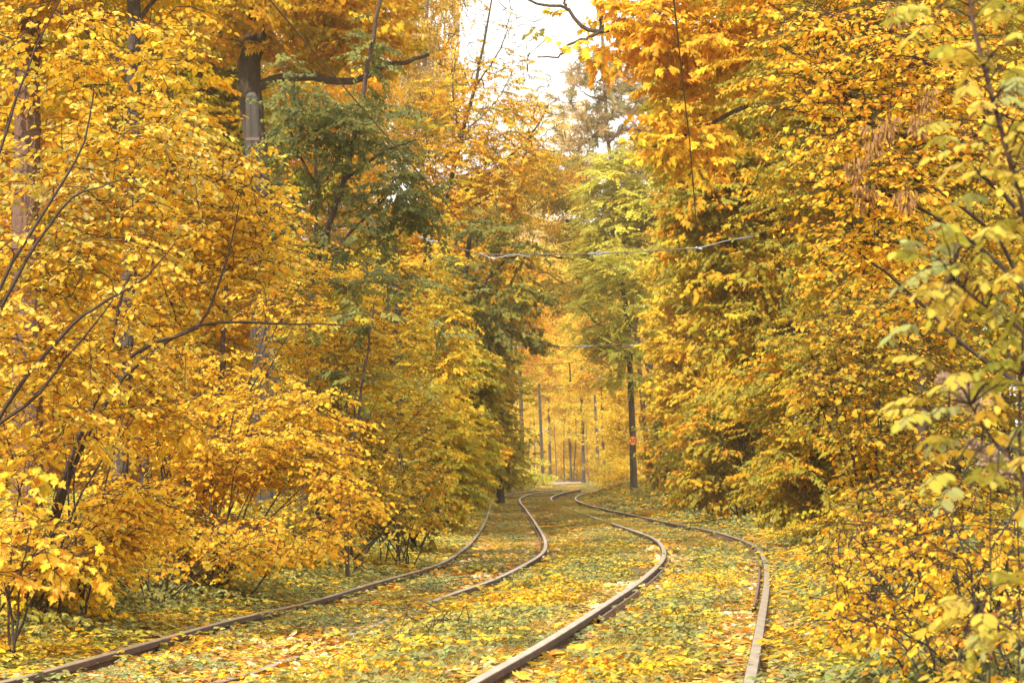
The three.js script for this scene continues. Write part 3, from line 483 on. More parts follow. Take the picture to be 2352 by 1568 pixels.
// --- left bank, trees
plant({ name: 'elm_tree', label: 'golden leafy tree in the left middle whose leaves half hide the slim grey pole', cat: 'tree', d: 52, trunk: [[790, 1000], [800, 850], [830, 700], [850, 560]], r: .1, rt: .05, tbark: 'oak', spray: 'oval', scale: .95, pal: 'mix', lai: 3, grow: 520, gap: .43, gapf: 1.4,
  limbs: [{ p: [[800, 850], [880, 760], [960, 700]], r: .04 }, { p: [[810, 800], [740, 700], [690, 620]], r: .04 }],
  blobs: [[700, 620, 120, 70, 0, 1.3], [820, 640, 90, 70, 0, 1.3], [985, 620, 70, 60, 0, 1.1], [780, 760, 130, 80, 0, 1.4], [1000, 740, 75, 70, 0, 1.1], [700, 880, 110, 80, .3, 1.3], [830, 880, 90, 70, 0, 1.3], [1000, 860, 80, 70, 0, 1.1], [1020, 960, 60, 60, -.2, 1.1], [880, 1010, 60, 80, 0, 1.1]] });
plant({ name: 'hazel_shrub', label: 'yellow shrub filling the gap between the forked bare branch and the double trunk', cat: 'shrub', d: 28, b: 420, fan: 14, rs: .016, spray: 'leaf', size: .06, pal: 'gold', parts: 150, lai: 1.8, grow: 360, gap: .42,
  blobs: [[420, 920, 140, 110, 0, .9], [560, 900, 110, 100, .3, .9], [330, 800, 120, 110, .4, .9], [640, 700, 100, 60, .6, .8, .7], [500, 1010, 150, 80, 0, .9]] });
plant({ name: 'pine_tree', label: 'reddish pine trunk standing behind the shrub at the left edge', cat: 'tree', d: 29, trunk: [[62, 1000], [58, 600], [62, 300], [66, 0], [70, -500], [75, -1100]], r: .19, rt: .13, furrow: .016, tbark: 'pine', bark: 'limb', spray: 'needles', scale: 1.5, pal: 'pine', lai: 2, grow: 120,
  limbs: [{ p: [[70, -120], [180, -200], [330, -260]], r: .05 }], blobs: [[80, -900, 420, 260, 0, 2], [-200, -600, 300, 200, 1, 1.6]] });
plant({ name: 'lime_tree', label: 'slender grey brown trunk half hidden behind the yellow shrubs at left', cat: 'tree', d: 27.5, trunk: [[272, 1150], [284, 900], [292, 700], [300, 500], [306, 200], [305, 0], [300, -400]], r: .105, rt: .07, furrow: .008, tbark: 'grey', bark: 'twig', spray: 'oval', pal: 'gold', lai: 3, grow: 360,
  limbs: [{ p: [[305, 60], [390, -40], [480, -120]], r: .03 }, { p: [[303, 180], [220, 90], [120, 20]], r: .03 }], blobs: [[300, -200, 360, 220, .5, 1.6], [180, -20, 170, 90, 1, 1], [60, 60, 130, 110, 1.6, 1, .8], [330, 380, 190, 140, 2, 1, .7], [180, 560, 180, 140, 2.4, 1, .7], [120, 320, 160, 130, 2.5, 1, .6], [420, 200, 90, 120, 2.2, 1, .6], [250, 850, 200, 140, 2, 1, .7]] });
plant({ name: 'oak_tree', label: 'thick dark oak trunk with furrowed bark and a heavy limb reaching right at upper left', cat: 'tree', d: 56, trunk: [[634, 1000], [627, 800], [602, 500], [575, 230], [573, 150], [588, 60], [600, -200]], r: .3, rt: .25, furrow: .03, tbark: 'oak', bark: 'limb', spray: 'maple', scale: 1.2, pal: 'gold', lai: 3.4, grow: 420, gap: .38,
  limbs: [{ p: [[590, 200], [640, 182], [720, 178], [810, 186], [880, 150], [935, 142], [985, 124]], r: .13 }, { p: [[596, 40], [680, 20], [760, 0], [860, -60]], r: .12 }, { p: [[572, 110], [520, 80], [440, 60], [380, 10]], r: .09 }, { p: [[578, 190], [550, 170], [520, 165]], r: .06 }],
  blobs: [[640, 30, 170, 70, 0, 2.5], [800, 40, 140, 100, .5, 2.5], [500, 30, 160, 90, 0, 2.5], [700, -120, 320, 140, 0, 4], [720, 110, 110, 60, 1.5, 2, .7], [860, 110, 90, 60, 1, 2, .6]] });
plant({ name: 'maple_tree', label: 'olive gold maple behind the grey pole at upper left', cat: 'tree', d: 61, trunk: [[455, 900], [460, 500], [470, 200], [460, -100]], r: .2, tbark: 'oak', spray: 'maple', scale: 1.15, pal: 'goldolive', lai: 5, grow: 380,
  blobs: [[480, 160, 110, 130, 0, 2], [500, 320, 130, 120, 0, 2.2], [400, 240, 120, 140, .5, 2], [420, 420, 150, 120, 1, 2], [560, 400, 80, 90, 1.5, 1.6], [300, 120, 160, 140, 1.5, 2.4], [440, 0, 150, 90, 1, 2]] });
plant({ name: 'elm_tree', label: 'dull green leafy tree with layered boughs left of the sky gap', cat: 'tree', d: 38, trunk: [[700, 900], [722, 640], [760, 500], [790, 420], [822, 270], [850, 120], [872, 0]], r: .06, rt: .03, spray: 'oval', scale: .95, pal: 'green', lai: 2.3, grow: 420, gap: .47, gapf: 1.9,
  limbs: [{ p: [[730, 620], [800, 540], [870, 470], [940, 400]], r: .035 }, { p: [[765, 480], [700, 380], [660, 280], [655, 120]], r: .03 }, { p: [[795, 410], [880, 350], [960, 320]], r: .03 }],
  blobs: [[680, 260, 90, 70, -.5, .9], [760, 300, 120, 60, 0, 1], [880, 290, 120, 50, 0, 1], [930, 350, 70, 50, .3, .8], [850, 380, 120, 40, .2, 1], [740, 420, 110, 55, .3, 1], [880, 480, 90, 50, 0, .9], [820, 570, 120, 50, .2, 1], [690, 480, 80, 60, .4, .9], [940, 430, 80, 40, 0, .8], [960, 505, 60, 35, 0, .7], [720, 540, 90, 40, 0, .8], [850, 150, 45, 110, 0, .6], [665, 140, 30, 70, -.3, .4], [640, 330, 60, 40, -.6, .5, .8]] });
plant({ name: 'maple_sapling', label: 'low dark green bough group in front of the slim pole', cat: 'sapling', d: 30.5, trunk: [[800, 1090], [830, 900], [860, 700]], r: .025, spray: 'oval', pal: 'green', lai: 2.4, grow: 160, gap: .4,
  blobs: [[870, 732, 120, 34, 0, .8], [960, 755, 70, 28, .3, .6], [880, 895, 90, 45, .2, .7], [800, 840, 90, 34, .3, .7], [780, 640, 90, 40, .4, .7], [930, 660, 60, 30, .4, .6]] });
plant({ name: 'maple_tree', label: 'yellow maple growing behind the slim grey pole', cat: 'tree', d: 86, trunk: [[960, 1080], [955, 850], [945, 600]], r: .14, tbark: 'grey', spray: 'maple', scale: 1.25, pal: 'gold', lai: 4.5, grow: 420,
  blobs: [[940, 620, 110, 90, 0, 2.4], [990, 720, 120, 90, .5, 2.4], [900, 760, 110, 90, 1, 2.4], [960, 860, 130, 90, 0, 2.2], [850, 640, 90, 70, 1, 2], [1040, 800, 90, 80, 0, 2], [960, 520, 100, 60, 1.5, 2]] });
plant({ name: 'maple_tree', label: 'dark green maple hanging low left of the far gap', cat: 'tree', d: 76, trunk: [[1010, 1100], [1030, 900], [1060, 700], [1080, 540]], r: .16, tbark: 'oak', spray: 'maple', scale: 1.2, pal: 'dkgreen', lai: 2.2, grow: 420, gap: .46,
  limbs: [{ p: [[1088, 680], [1160, 600], [1230, 570]], r: .06 }],
  blobs: [[1160, 770, 90, 35, 0, 1.6], [1245, 785, 30, 18, 0, .9], [1235, 690, 40, 22, 0, 1], [1080, 880, 70, 55, .4, 1.5], [1120, 520, 70, 40, 0, 1.6], [1180, 580, 70, 30, 0, 1.4], [1200, 660, 45, 30, 0, 1.1], [1130, 700, 90, 40, 0, 1.8], [1215, 770, 50, 28, 0, 1.1], [1085, 820, 90, 40, .5, 1.8], [1090, 930, 50, 60, .3, 1.2], [1060, 620, 70, 40, .5, 1.6]] });
plant({ name: 'maple_tree', label: 'golden maple filling the space under the dark green maple', cat: 'tree', d: 84, trunk: [[1090, 1100], [1095, 900], [1100, 700]], r: .12, tbark: 'grey', spray: 'maple', scale: 1.2, pal: 'gold', lai: 4, grow: 300,
  blobs: [[1080, 640, 110, 90, .5, 2], [1150, 690, 80, 50, .8, 1.6], [1040, 900, 100, 90, 0, 2], [1060, 1010, 90, 70, 0, 2], [1120, 880, 50, 60, .5, 1.2], [1010, 560, 70, 60, 1.2, 1.6]] });
plant({ name: 'hornbeam_tree', label: 'narrow dark green tree with a black trunk at the left side of the far gap', cat: 'tree', d: 104, trunk: [[1150, 1090], [1151, 980], [1152, 880], [1150, 760]], r: .17, tbark: 'oak', spray: 'maple', scale: 1.2, pal: 'olive', lai: 3.8, grow: 320, gap: .4,
  blobs: [[1140, 830, 55, 50, 0, 1.5], [1175, 890, 50, 45, 0, 1.4], [1135, 930, 50, 40, 0, 1.4], [1175, 1000, 45, 45, 0, 1.2], [1130, 1050, 60, 45, 0, 1.4], [1190, 1060, 40, 40, 0, 1.2]] });
plant({ name: 'maple_tree', label: 'orange maple with forked trunk and bare twigs rising into the sky', cat: 'tree', d: 88, trunk: [[1010, 800], [1018, 600], [1026, 510], [1034, 420], [1058, 320], [1085, 220], [1110, 110], [1130, -10]], r: .17, rt: .03, bare: .45, tbark: 'oak', bark: 'grey', tw: .007, spray: 'oval', scale: 1.2, pal: 'gold', lai: 1.5, grow: 520, gap: .4,
  limbs: [{ p: [[1030, 470], [1080, 430], [1150, 380], [1220, 310], [1260, 240]], r: .08 }, { p: [[1034, 500], [1000, 430], [985, 350], [975, 280]], r: .06 }, { p: [[1060, 320], [1040, 220], [1045, 130]], r: .045 }, { p: [[1092, 200], [1150, 110], [1175, 20]], r: .04 }, { p: [[1070, 300], [1140, 230], [1180, 160]], r: .035 }, { p: [[1028, 480], [1090, 470], [1170, 420]], r: .05 }],
  blobs: [[1060, 250, 90, 120, 0, 2.5, .8], [1150, 300, 100, 100, 0, 2.5, .6], [1200, 210, 50, 80, 0, 2, .25], [1120, 170, 70, 80, 0, 2, .25], [1060, 400, 110, 90, 0, 2.6, 1.3], [1180, 400, 100, 80, 0, 2.5, 1.1], [980, 350, 80, 100, 0, 2.4, 1.1], [1120, 90, 80, 110, 0, 2.2, .07], [1220, 300, 60, 90, 0, 2, .2], [1110, 480, 110, 60, 0, 2.5, 1.5]],
  bareBlobs: [[1120, 80, 70, 130, 130], [1180, 170, 80, 130, 130], [1230, 270, 70, 90, 90], [1060, 160, 60, 120, 60]] });
plant({ name: 'birch_tree', label: 'pale yellow birch rising behind against the white sky', cat: 'tree', d: 128, trunk: [[960, 900], [965, 500], [975, 200], [985, -100]], r: .17, tbark: 'pale', bark: 'pale', spray: 'birch', scale: 1.5, pal: 'pale', lai: 1.8, grow: 360, gap: .46, gapf: .9,
  blobs: [[980, 60, 80, 110, 0, 2.5], [1010, 150, 70, 90, 0, 2.4], [930, 120, 80, 110, 0, 2.5], [990, -60, 90, 100, 0, 2.6], [960, 250, 100, 90, 0, 2.6], [900, 220, 70, 90, 1, 2.4]] });
plant({ name: 'maple_shrub', label: 'olive bush low on the left where both left rails run straight', cat: 'shrub', d: 92, b: 1070, fan: 8, rs: .03, spray: 'maple', scale: 1.1, pal: 'goldolive', lai: 4.2, grow: 240,
  blobs: [[1085, 1070, 45, 40, 0, 1.4], [1050, 1040, 60, 60, .5, 1.4], [1100, 1010, 40, 45, .5, 1.3], [1075, 1110, 50, 25, -.5, 1.2], [1120, 1085, 30, 25, 1, 1.2]] });
plant({ name: 'maple_shrub', label: 'yellow bush at the foot of the narrow dark green tree', cat: 'shrub', d: 120, b: 1120, fan: 8, rs: .03, spray: 'maple', scale: 1.3, pal: 'olive', lai: 4, grow: 200,
  blobs: [[1120, 1095, 40, 25, 0, 1.5], [1150, 1080, 40, 30, 0, 1.5], [1180, 1095, 30, 20, 0, 1.3], [1100, 1050, 40, 40, .5, 1.5]] });
// --- right bank
plant({ name: 'maple_tree', label: 'bright orange maple at upper right with a bare grey bough across the sky', cat: 'tree', d: 41, trunk: [[2130, 900], [2060, 300], [1940, 60], [1800, -200]], r: .12, rt: .08, tbark: 'oak', bark: 'limb', spray: 'maple', scale: 1.1, pal: 'orange', lai: 3.4, grow: 420, gap: .38,
  limbs: [{ p: [[1780, 40], [1640, 60], [1500, 62], [1420, 62], [1372, 72], [1330, 55], [1300, 15], [1240, 10], [1200, -8]], r: .06 }, { p: [[1390, 66], [1350, 88], [1310, 100], [1285, 128], [1236, 132]], r: .035 }, { p: [[1305, 25], [1295, 0], [1290, -60]], r: .03 }, { p: [[1380, 66], [1382, 10], [1370, -60]], r: .04 }, { p: [[1900, 160], [1760, 220], [1600, 300], [1490, 340]], r: .06 }],
  blobs: [[1460, 110, 80, 70, 0, 1.2], [1540, 60, 100, 80, 0, 1.4], [1630, 130, 110, 90, 0, 1.4], [1500, 190, 40, 30, .2, .7, .7], [1400, 40, 40, 40, 0, .6, .6], [1500, 320, 50, 50, 0, .8], [1560, 260, 40, 50, .2, .8, .5], [1600, 330, 80, 70, .2, 1], [1720, 60, 110, 110, 0, 1.4], [1650, -80, 240, 90, 0, 1.8], [1280, 130, 40, 30, 0, .6, .12], [1290, 60, 60, 60, 0, .6, .08], [1370, 140, 30, 40, 0, .6, .35]],
  bareBlobs: [[1270, 110, 60, 40, 30], [1290, 30, 70, 50, 40], [1240, 20, 50, 40, 20]] });
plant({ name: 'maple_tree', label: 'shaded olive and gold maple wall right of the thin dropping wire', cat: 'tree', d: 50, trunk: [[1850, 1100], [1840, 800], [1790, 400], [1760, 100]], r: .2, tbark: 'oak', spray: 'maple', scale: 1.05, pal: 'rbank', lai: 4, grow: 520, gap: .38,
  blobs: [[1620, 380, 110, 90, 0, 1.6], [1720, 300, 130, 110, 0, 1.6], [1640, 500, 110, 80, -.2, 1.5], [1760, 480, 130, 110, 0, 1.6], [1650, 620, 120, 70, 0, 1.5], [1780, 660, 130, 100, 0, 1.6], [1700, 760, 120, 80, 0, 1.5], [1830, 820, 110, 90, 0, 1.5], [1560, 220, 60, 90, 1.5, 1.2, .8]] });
plant({ name: 'maple_tree', label: 'tall gold maple in the upper right behind the tangle of bare twigs', cat: 'tree', d: 36, trunk: [[2120, 1000], [2100, 500], [2050, 0]], r: .075, tbark: 'oak', spray: 'oval', pal: 'rbank', lai: 3.8, grow: 420, gap: .38,
  blobs: [[1850, 180, 130, 150, 0, 1.2], [1980, 100, 150, 150, 0, 1.3], [1900, 400, 150, 140, 0, 1.3], [2080, 300, 170, 170, 0, 1.3], [2000, 600, 160, 130, 0, 1.3], [2180, 520, 160, 170, 0, 1.3], [2250, 180, 160, 180, 0, 1.3], [1950, -80, 300, 110, 0, 1.6]] });
plant({ name: 'maple_tree', label: 'sunlit bright yellow maple at the right edge of the far gap', cat: 'tree', d: 79, trunk: [[1610, 1100], [1600, 900], [1575, 700]], r: .15, tbark: 'oak', spray: 'maple', scale: 1.15, pal: 'sunlit', lai: 4, grow: 380,
  blobs: [[1560, 660, 60, 50, 0, 1.5], [1545, 760, 60, 60, 0, 1.5], [1600, 840, 80, 60, 0, 1.6], [1560, 900, 60, 50, 0, 1.4], [1620, 740, 70, 60, .5, 1.5], [1660, 910, 60, 50, -.3, 1.2], [1510, 620, 40, 40, .3, 1, .7]] });
plant({ name: 'acacia_tree', label: 'pale lime green tree under the pine right of the sky gap', cat: 'tree', d: 124, trunk: [[1515, 1080], [1490, 800], [1435, 550]], r: .16, tbark: 'grey', spray: 'feather', scale: 2.2, pal: 'lime', lai: 4.4, grow: 420, gap: .4, gapf: .8,
  blobs: [[1420, 400, 60, 50, 0, 2], [1390, 480, 70, 60, 0, 2.2], [1470, 460, 70, 70, 0, 2.2], [1410, 570, 90, 60, 0, 2.4], [1500, 560, 70, 80, 0, 2.2], [1370, 640, 60, 50, 0, 2]] });
plant({ name: 'acacia_tree', label: 'feathery olive green tree with a dark trunk carrying the round sign', cat: 'tree', d: 110, trunk: [[1456, 1090], [1453, 1000], [1449, 900], [1445, 780], [1430, 650]], r: .17, rt: .12, tbark: 'oak', spray: 'feather', scale: 2.1, pal: 'lime', lai: 2.6, grow: 420, gap: .44, gapf: .9,
  limbs: [{ p: [[1447, 830], [1410, 770], [1370, 740], [1330, 700]], r: .07 }],
  blobs: [[1400, 690, 80, 45, 0, 2], [1470, 740, 80, 45, 0, 2], [1380, 760, 60, 35, 0, 1.6], [1440, 800, 70, 35, 0, 1.8], [1500, 660, 60, 50, 0, 1.8], [1430, 870, 60, 30, 0, 1.4, .7], [1420, 620, 80, 50, .5, 2]] });
plant({ name: 'pine_tree', label: 'tall greyish pine with bare reddish boughs right of the sky gap', cat: 'tree', d: 142, trunk: [[1490, 1080], [1460, 760], [1420, 480], [1395, 300], [1385, 120], [1380, 20]], r: .17, tbark: 'pine', bark: 'pine', tw: .006, spray: 'needles', scale: 2.6, pal: 'pine', lai: 2.6, grow: 420, gap: .42, gapf: .6,
  limbs: [{ p: [[1398, 330], [1440, 280], [1470, 220]], r: .09 }, { p: [[1395, 300], [1340, 330], [1300, 380]], r: .08 }, { p: [[1392, 230], [1350, 220], [1320, 190]], r: .07 }],
  blobs: [[1370, 170, 60, 50, 0, 2.4], [1330, 260, 50, 60, 0, 2.2], [1400, 270, 60, 60, 0, 2.4], [1470, 220, 60, 70, 0, 2.4], [1350, 350, 70, 50, 0, 2.4], [1430, 370, 70, 50, 0, 2.4], [1300, 420, 60, 40, 0, 2.2], [1500, 300, 60, 80, 0, 2.4], [1520, 160, 50, 60, 0, 2.2, .7]] });
plant({ name: 'oak_tree', label: 'far oak with crooked dark boughs reaching left over the track gap', cat: 'tree', d: 134, trunk: [[1530, 1080], [1505, 900], [1440, 720], [1362, 572], [1300, 505]], r: .15, rt: .1, tbark: 'oak', bark: 'oak', spray: 'clump', pal: 'rbank', lai: 2.8, grow: 300, gap: .44, gapf: .6,
  limbs: [{ p: [[1375, 680], [1330, 605], [1270, 590], [1200, 578]], r: .11 }, { p: [[1350, 620], [1300, 650], [1250, 625], [1215, 640]], r: .06 }, { p: [[1440, 720], [1380, 740], [1310, 765]], r: .06 }],
  blobs: [[1260, 520, 60, 50, 0, 2.5], [1310, 460, 60, 50, 0, 2.5], [1230, 610, 60, 40, 0, 2.2, .8], [1290, 680, 60, 40, 0, 2.2, .8], [1240, 430, 60, 50, 0, 2.4], [1290, 370, 60, 50, 0, 2.2, .7], [1210, 360, 50, 50, 0, 2.2, .6], [1340, 560, 40, 50, 0, 2]] });
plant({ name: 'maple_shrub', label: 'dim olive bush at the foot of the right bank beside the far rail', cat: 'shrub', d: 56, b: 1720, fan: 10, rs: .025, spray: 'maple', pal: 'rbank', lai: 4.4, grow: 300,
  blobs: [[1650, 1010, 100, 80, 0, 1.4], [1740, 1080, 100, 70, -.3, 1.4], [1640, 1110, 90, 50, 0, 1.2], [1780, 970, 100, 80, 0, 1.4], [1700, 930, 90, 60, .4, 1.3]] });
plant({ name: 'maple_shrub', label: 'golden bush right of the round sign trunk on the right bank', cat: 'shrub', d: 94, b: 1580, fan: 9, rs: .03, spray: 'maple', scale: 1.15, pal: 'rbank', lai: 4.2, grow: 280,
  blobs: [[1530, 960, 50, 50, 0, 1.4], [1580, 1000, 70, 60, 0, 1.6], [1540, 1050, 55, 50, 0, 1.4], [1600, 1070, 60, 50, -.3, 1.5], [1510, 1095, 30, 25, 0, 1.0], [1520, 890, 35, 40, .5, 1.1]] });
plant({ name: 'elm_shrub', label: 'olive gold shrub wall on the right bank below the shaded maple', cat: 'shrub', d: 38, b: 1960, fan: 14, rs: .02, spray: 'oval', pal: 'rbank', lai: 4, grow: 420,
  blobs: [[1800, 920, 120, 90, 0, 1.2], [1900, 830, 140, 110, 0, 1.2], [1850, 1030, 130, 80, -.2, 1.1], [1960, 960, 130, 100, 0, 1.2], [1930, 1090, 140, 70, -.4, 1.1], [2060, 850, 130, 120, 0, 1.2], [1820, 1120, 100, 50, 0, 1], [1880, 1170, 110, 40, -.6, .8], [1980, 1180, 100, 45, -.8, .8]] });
plant({ name: 'hornbeam_shrub', label: 'orange leaved shrub with many long bare twigs reaching left at upper right', cat: 'shrub', d: 15.5, b: 2520, rs: .022, bark: 'limb', spray: 'leaf', size: .046, pal: 'orange', parts: 280, lai: 1.1, grow: 420, gap: .47, twig: .42, tw: .0028,
  stems: [[[2500, 900], [2330, 640], [2150, 500], [1990, 430], [1840, 420]], [[2460, 700], [2280, 420], [2050, 300], [1900, 270], [1790, 250]], [[2480, 500], [2300, 250], [2100, 130], [1960, 60], [1850, 0]], [[2450, 1000], [2200, 780], [2060, 650], [1950, 560]], [[2420, 900], [2300, 560], [2120, 420], [2010, 380]]],
  blobs: [[1950, 200, 150, 180, 0, .6], [2100, 280, 180, 200, 0, .7], [1960, 480, 150, 150, 0, .6], [2130, 560, 180, 180, 0, .7], [2260, 350, 140, 250, 0, .7], [1850, 120, 100, 120, 0, .5, .7], [2060, 80, 150, 100, 0, .6]] });
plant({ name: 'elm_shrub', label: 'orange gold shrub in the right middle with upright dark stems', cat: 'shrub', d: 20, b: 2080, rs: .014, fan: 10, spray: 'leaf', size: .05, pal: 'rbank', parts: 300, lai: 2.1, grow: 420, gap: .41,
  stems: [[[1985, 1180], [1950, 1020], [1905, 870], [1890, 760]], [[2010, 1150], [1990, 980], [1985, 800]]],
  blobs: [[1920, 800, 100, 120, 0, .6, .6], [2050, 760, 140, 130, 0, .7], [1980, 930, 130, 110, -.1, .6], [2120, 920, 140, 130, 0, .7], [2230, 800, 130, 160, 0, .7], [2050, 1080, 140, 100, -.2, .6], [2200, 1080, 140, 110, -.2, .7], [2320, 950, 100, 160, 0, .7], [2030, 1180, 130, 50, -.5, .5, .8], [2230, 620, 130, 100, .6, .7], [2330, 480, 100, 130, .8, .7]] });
plant({ name: 'bramble_shrub', label: 'tangled low shrub of reddish stems and mixed leaves in the lower right corner', cat: 'shrub', d: 11.6, b: 2260, rs: .007, fan: 22, spray: 'leaf', size: .04, pal: 'rust', parts: 300, lai: 1.15, grow: 420, gap: .44, twig: .26, bark: 'limb',
  blobs: [[2060, 1330, 130, 120, .6, .5], [2200, 1260, 140, 130, .4, .5], [2110, 1460, 140, 80, 0, .5], [2280, 1400, 120, 140, 0, .5], [2330, 1180, 80, 120, .3, .4], [1960, 1420, 90, 60, .8, .4, .8]] });
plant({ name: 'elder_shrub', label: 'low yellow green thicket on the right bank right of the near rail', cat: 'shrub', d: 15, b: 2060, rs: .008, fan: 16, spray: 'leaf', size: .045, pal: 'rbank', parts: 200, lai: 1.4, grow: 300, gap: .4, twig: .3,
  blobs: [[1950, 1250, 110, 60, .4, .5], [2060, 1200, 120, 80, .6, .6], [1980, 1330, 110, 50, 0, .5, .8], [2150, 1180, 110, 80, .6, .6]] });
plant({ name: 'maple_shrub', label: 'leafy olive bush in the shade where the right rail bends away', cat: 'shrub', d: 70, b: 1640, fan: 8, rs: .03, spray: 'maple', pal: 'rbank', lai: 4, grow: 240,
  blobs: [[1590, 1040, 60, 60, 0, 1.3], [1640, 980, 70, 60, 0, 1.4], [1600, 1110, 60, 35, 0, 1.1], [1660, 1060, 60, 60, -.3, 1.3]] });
plant({ name: 'seedling', label: 'small yellow green seedling growing beside the buried rail between the two tracks', cat: 'plant', d: 17.3, b: 1002, fan: 4, rs: .003, spray: 'leaf', size: .06, pal: 'robinia', lai: 1.1, grow: 20, gap: .2, twig: .16, blobs: [[985, 1420, 55, 22, 0, .2], [1035, 1432, 40, 18, 0, .2]] });
// --- far end of the tracks
const farTrees = [
  ['far maple with a straight dark trunk at the left of the bright gap', 1198, 190, 15, [[1190, 690, 60, 90], [1160, 620, 60, 70], [1210, 780, 50, 60]], 'orange'],
  ['far golden tree behind the lone far pole', 1262, 230, 10, [[1250, 740, 60, 70], [1280, 820, 50, 60], [1240, 880, 50, 50]], 'gold'],
  ['far orange tree in the middle of the bright gap', 1310, 260, 8, [[1300, 700, 60, 70], [1320, 780, 50, 60], [1290, 880, 50, 60]], 'orange'],
  ['far tree with a leaning dark trunk near the path', 1338, 215, 11, [[1340, 860, 40, 50], [1350, 760, 50, 50], [1330, 960, 30, 40, 0, 2, .5]], 'sunlit'],
  ['far tree with a thick dark trunk at the right of the bright gap', 1386, 178, 11, [[1380, 760, 60, 60], [1410, 850, 50, 50], [1400, 950, 40, 60], [1350, 850, 40, 50], [1360, 700, 50, 50]], 'gold'],
  ['far yellow maple leaning over the right side of the gap', 1425, 165, 9, [[1420, 950, 40, 50], [1400, 1020, 40, 40], [1440, 1040, 40, 40], [1420, 880, 40, 40]], 'sunlit'],
];
for (const [label, u, d, w, blobs, pal] of farTrees) plant({ name: 'maple_tree', label, cat: 'tree', d, trunk: [[u + 2, 1085], [u + (u % 5) - 2, 1000], [u - 3, 880], [u - 4, 700]], r: w / 2.6 * d / F, rt: w / 4 * d / F, tbark: 'oak', spray: 'clump', pal, lai: 3.2, grow: 200, gap: .4, gapf: .5, blobs, group: 'far trees at the end of the tracks' });
//T
const thinTrees = [[1278, 255, 'left of the path end'], [1296, 245, 'above the middle of the path'], [1318, 235, 'above the right half of the path'], [1352, 225, 'beside the pale pole'], [1228, 240, 'just left of the lone far pole'], [1212, 265, 'right of the straight dark far trunk']];
thinTrees.forEach(([u, d, w], i) => plant({ name: 'young_tree', label: `thin far sapling trunk standing ${w}`, cat: 'tree', group: 'thin far trunks in the bright gap', d, trunk: [[u, 1090], [u + (i % 3 - 1) * 5, 980], [u + (i % 2 ? 12 : -10), 860]], r: .075, rt: .04, tbark: i % 3 ? 'oak' : 'pine', spray: 'clump', pal: i % 2 ? 'sunlit' : 'gold', lai: 1.6, grow: 60, gap: .44, gapf: .5, blobs: [[u + 8, 840, 30, 50], [u - 8, 940, 25, 35]] }));
plant({ name: 'maple_shrub', label: 'pale yellow bushes at the far left end of the grassy track bed', cat: 'shrub', d: 165, b: 1225, fan: 6, rs: .03, spray: 'clump', scale: .8, pal: 'lime', lai: 3.4, grow: 120, blobs: [[1215, 1075, 40, 30, 0, 2], [1250, 1080, 30, 25, 0, 2], [1190, 1085, 35, 30, 0, 2]] });
plant({ name: 'maple_shrub', label: 'small yellow bush at the right end of the sandy path', cat: 'shrub', d: 160, b: 1400, fan: 6, rs: .03, spray: 'clump', scale: .8, pal: 'sunlit', lai: 3.4, grow: 120, blobs: [[1395, 1090, 35, 25, 0, 2], [1430, 1085, 40, 35, 0, 2], [1375, 1075, 25, 25, 2, 2]] });

// --- woods that read as one mass
function wood(label, regions, seed) {
  const r = rngOf(seed), g = new THREE.Group(); g.name = numbered('woodland'); tag(g, label, null, null, 'stuff'); scene.add(g);
  const items = [], tr = [];
  for (const [u0, u1, v0, v1, d0, d1, n, pal, gap = .4, sc = 1.5] of regions) {
    for (let k = 0, t = 0; k < n && t < n * 5; t++) { const d = d0 + (d1 - d0) * r(), p = P(u0 + (u1 - u0) * r(), v0 + (v1 - v0) * r(), d); if (p.y < H(p.x, d)) continue; if (noise(p.x * .35, p.y * .5, p.z * .2 + seed) < gap) continue; k++; const a = r() * 6.28, c = pick(PAL[pal], clamp(noise(p.x * .25 + 9, p.y * .25, p.z * .1) * .8 + r() * .4 - .1, 0, .999)), q = .85 + .3 * r(); items.push({ m: frame(p, V(Math.cos(a), -.2, Math.sin(a)), V(0, 1, 0).add(rdir(r, .5)), sc * (.7 + .6 * r())), c: [c[0] * q, c[1] * q, c[2] * q] }); }
    if (sc >= 1) for (let k = 0; k < (u1 - u0) / 55; k++) { const d = d0 + (d1 - d0) * r(), b = P(u0 + (u1 - u0) * r(), 1090, d); b.y = H(b.x, d) - .1; const top = b.clone().add(V((r() - .5) * 1.2, 10 + 5 * r(), 0)), rr = .1 + .12 * r(); tr.push(tube([b, b.clone().lerp(top, .5).add(V((r() - .5) * .4, 0, 0)), top], [rr, rr * .8, rr * .5], 6)); }
  }
  part('trunks', BGU.mergeGeometries(tr), BARK.oak, g, 'stuff').name = 'trunkwork';
  scatter(items, sprayGeo.clump, LEAF, g);
}
wood('mass of yellow and olive woodland filling in behind the left bank trees', [[-700, 420, -700, 1150, 66, 96, 5200, 'gold', .34], [400, 880, -500, 1120, 84, 115, 3600, 'gold', .34], [860, 1150, 480, 1110, 120, 150, 1300, 'gold', .38]], 11);
wood('mass of golden woodland filling in behind the right bank trees', [[1980, 3000, -700, 1150, 52, 80, 3200, 'goldolive', .36], [1680, 2050, -500, 1120, 66, 95, 2200, 'gold', .36], [1520, 1720, 150, 1110, 115, 150, 1300, 'gold', .36]], 12);
